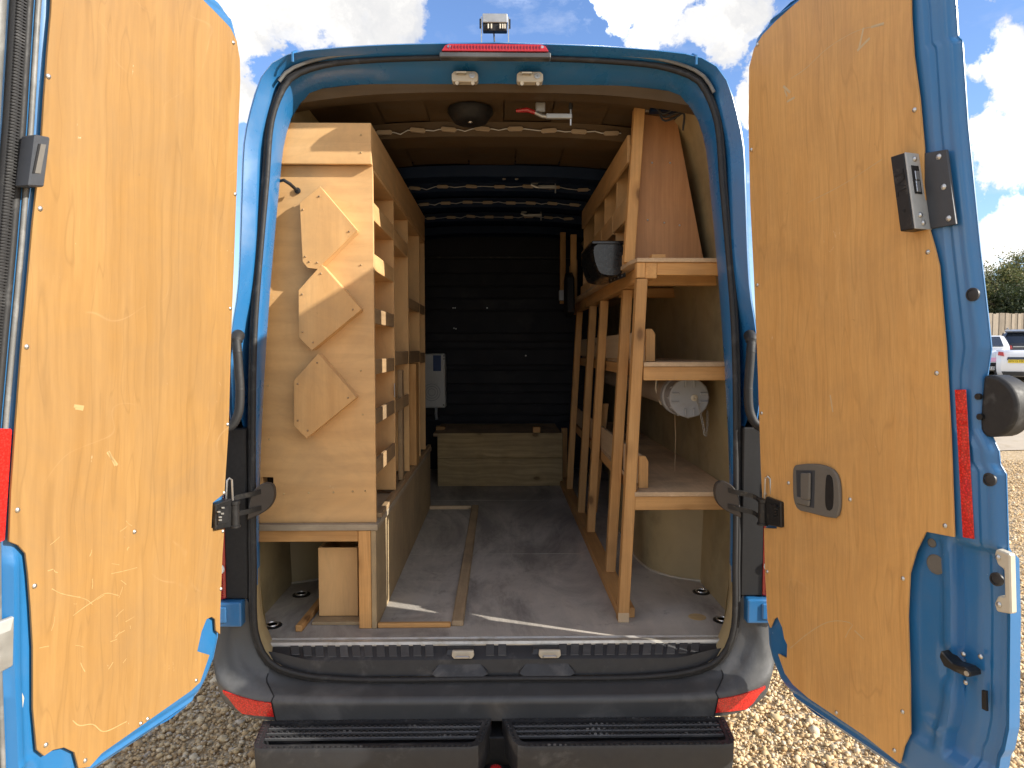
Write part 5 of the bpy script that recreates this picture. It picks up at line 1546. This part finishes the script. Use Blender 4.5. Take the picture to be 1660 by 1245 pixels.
# dark estate behind it
sl_ = (20.42, 26.2, g(20.42, 26.2) - .06)
sdk, X, hf, _ = car('parked_car', 'dark blue sport utility car with roof spoiler parked against the fence', sl_, RZ, 'car_dark',
    [(.08, .35), (0, .55), (.0, .95), (.08, 1.18), (.32, 1.62), (.42, 1.72), (.9, 1.77), (2.0, 1.76), (2.7, 1.68), (3.3, 1.18), (4.3, 1.02), (4.6, .8), (4.6, .40), (4.4, .28), (.3, .28)], 1.15, 1.90)
sdk['group'] = 'cars parked by the fence'
panel(sdk, X, 'rear_window', [(-.72, .10, 1.20), (.72, .10, 1.20), (.64, .30, 1.60), (-.64, .30, 1.60)], 'car_glass', .02)
panel(sdk, X, 'roof_spoiler', [(-.74, .10, 1.665), (.74, .10, 1.665), (.70, .50, 1.74), (-.70, .50, 1.74)], 'car_dark', .025)
for s in (-1, 1):
    panel(sdk, X, 'side_window', [(s * .90, .55, 1.20), (s * .90, 2.9, 1.20), (s * .74, 2.5, 1.60), (s * .73, .6, 1.62)], 'car_glass', .05)
    panel(sdk, X, 'tail_light', [(s * .94, .05, .98), (s * .48, -.04, .98), (s * .50, -.01, 1.12), (s * .92, .09, 1.14)], 'lens_red', .04)
    c = X
    MB().tube([X(s * .60, .7, 1.78), X(s * .60, 1.0, 1.83), X(s * .60, 2.3, 1.82), X(s * .60, 2.6, 1.74)], .02, 8).build('roof_rail', 'alu', sdk, smooth=True)
panel(sdk, X, 'tail_badge_bar', [(-.46, -.012, 1.06), (.46, -.012, 1.06), (.46, -.002, 1.10), (-.46, -.002, 1.10)], 'alu', .008)
wheels(sdk, X, .95, (.9, 3.7), .36)
# white and pink hatchback nose on
pl_ = (17.45, 24.6, g(17.45, 24.6))
pk, X, hf, _ = car('parked_car', 'white and pink car facing us between the van door and the low white car', pl_, -R(36), 'car_white',
    [(.10, .28), (.0, .40), (-.02, .62), (.10, .86), (.75, 1.02), (1.15, 1.10), (1.75, 1.48), (2.4, 1.55), (3.4, 1.45), (3.85, 1.0), (3.95, .7), (3.9, .35), (3.7, .22), (.3, .22)], 1.05, 1.74)
pk['group'] = 'cars parked by the fence'
panel(pk, X, 'windscreen', [(-.68, 1.16, 1.12), (.68, 1.16, 1.12), (.56, 1.74, 1.475), (-.56, 1.74, 1.475)], 'car_glass', .02)
panel(pk, X, 'pink_bonnet_wrap', [(-.84, .03, .72), (.84, .03, .72), (.80, .17, .885), (-.80, .17, .885)], 'car_pink', .012)
panel(pk, X, 'pink_bumper_wrap', [(-.84, -.030, .56), (.84, -.030, .56), (.84, .0, .71), (-.84, .0, .71)], 'car_pink', .012)
panel(pk, X, 'grille', [(-.30, -.034, .40), (.72, -.034, .40), (.72, -.034, .53), (-.30, -.034, .53)], 'pure_black', .012)
MB().tube([X(-.1, 1.10, 1.13), X(.55, 1.32, 1.22)], .012, 6).build('wiper', 'rubber', pk, smooth=True)
for s in (-1, 1):
    panel(pk, X, 'headlight', [(s * .84, .06, .70), (s * .52, .0, .68), (s * .54, .10, .80), (s * .82, .20, .84)], 'clear_lens', .03)
    panel(pk, X, 'side_panel', [(s * .885, .6, .45), (s * .885, 3.4, .45), (s * .885, 3.4, .80), (s * .885, .6, .80)], 'car_pink', .012)
    panel(pk, X, 'side_window', [(s * .83, 1.5, 1.10), (s * .83, 3.2, 1.10), (s * .70, 2.9, 1.42), (s * .70, 1.95, 1.45)], 'car_glass', .05)
plate_on(pk, X, .35, -.05, .33, '2 D', 'plate_white')
wheels(pk, X, .87, (.7, 3.2), .31)

# close board fence
fence = thing('board_fence', 'weathered grey close board fence behind the parked cars', 'fence', (24, 31, 1.0))
f0, f1 = Vector((12.0, 30.5, 0)), Vector((38.0, 32.0, 0))
fd = (f1 - f0).normalized(); L = (f1 - f0).length
fn = Vector((-fd.y, fd.x, 0))
nb = 172
for i in range(nb):
    a = f0 + fd * (L * i / nb + .004); w = L / nb - .008
    zb = g(a.x, a.y); zt = zb + 2.28 + random.uniform(-.025, .025)
    off = fn * (.008 if i % 2 else -.008)
    q = [a + off, a + fd * w + off, a + fd * w + fn * .018 + off, a + fn * .018 + off]
    MB().hexa([(p.x, p.y, z) for z in (zb, zt) for p in q]).build('board', 'fence_wood', fence)
for zr in (.5, 1.7):
    a, b = f0 + fn * .03, f1 + fn * .03
    MB().hexa([(p.x, p.y, z) for z in (1.0 + zr, 1.08 + zr) for p in (a, b, b + fn * .06, a + fn * .06)]).build('rail', 'fence_wood', fence)
for i in range(12):
    a = f0 + fd * (L * i / 11) + fn * .10
    bx('post', (a.x - .05, a.y - .0, 1.0), (a.x + .05, a.y + .1, 3.25), 'fence_wood', fence, 0)


def tree(label, x, y, hgt, rad, m, seed, base=None):
    rng = np.random.default_rng(seed)
    zb = g(x, y)
    t = thing('hedge_tree', label, 'tree', (x, y, zb), 'trees behind the fence')
    tr = MB()
    tr.tube([(x, y, zb - .1), (x + .1, y, zb + hgt * .25), (x - .05, y + .1, zb + hgt * .55), (x, y, zb + hgt * .85)], [.22, .17, .11, .03], 8)
    tips = []
    for k in range(16):
        a = rng.uniform(0, 2 * PI); h0 = hgt * rng.uniform(.18, .7); l = rad * rng.uniform(.5, .95)
        p = Vector((x + math.cos(a) * l, y + math.sin(a) * l, zb + h0 + l * rng.uniform(.3, .8)))
        tr.tube([(x, y, zb + h0), (x + math.cos(a) * l * .5, y + math.sin(a) * l * .5, zb + h0 + l * .35), p], [.07, .045, .015], 5)
        tips.append(p)
    tr.build('trunk', 'bark', t, smooth=True)
    # clumps of leaf sized faces through the crown
    cl = []
    for k in range(120):
        v = rng.normal(size=3); v /= np.linalg.norm(v)
        r = rng.uniform(.45, 1.0) ** .6
        c = np.array([x + v[0] * rad * r, y + v[1] * rad * r, zb + hgt * .56 + v[2] * hgt * .42 * r])
        cl.append((c, rng.uniform(.35, .8)))
    N = 120 * 230
    ci = rng.integers(0, len(cl), N)
    cc = np.array([c[0] for c in cl])[ci]; cr = np.array([c[1] for c in cl])[ci]
    off = rng.normal(size=(N, 3)) * cr[:, None] * .5
    p = cc + off
    keep = p[:, 2] > zb + .3
    p = p[keep]; N = len(p)
    s = rng.uniform(.030, .075, N)[:, None]
    a = rng.normal(size=(N, 3)); a /= np.linalg.norm(a, axis=1)[:, None]
    b = np.cross(a, rng.normal(size=(N, 3))); b /= np.linalg.norm(b, axis=1)[:, None]
    V = np.stack([p + a * s * 1.3, p + b * s * .6, p - a * s * 1.3, p - b * s * .6], 1).reshape(-1, 3)
    me = bpy.data.meshes.new('crown')
    me.from_pydata((V - np.array([x, y, zb])).tolist(), [], np.arange(4 * N).reshape(-1, 4).tolist())
    me.materials.append(MATS[m])
    o = bpy.data.objects.new('crown', me); C.objects.link(o); o.parent = t


tree('rounded olive green tree with its top just right of the van door edge', 27.0, 37.0, 5.2, 2.5, 'leaf_green', 1)
tree('tallest bushy tree behind the fence at the right edge of the view', 30.3, 38.0, 6.5, 2.7, 'leaf_green', 2)
tree('low dark green bush pressed against the back of the fence', 26.3, 34.0, 3.9, 2.2, 'leaf_dark', 3)
tree('dark green bush behind the fence below the tallest tree', 28.3, 34.6, 4.2, 2.3, 'leaf_dark', 4)
tree('bushy tree hidden mostly behind the right van door', 23.2, 36.5, 5.0, 2.5, 'leaf_green', 5)
tree('spreading tree beyond the right edge of the yard', 33.8, 37.2, 5.8, 2.6, 'leaf_green', 6)
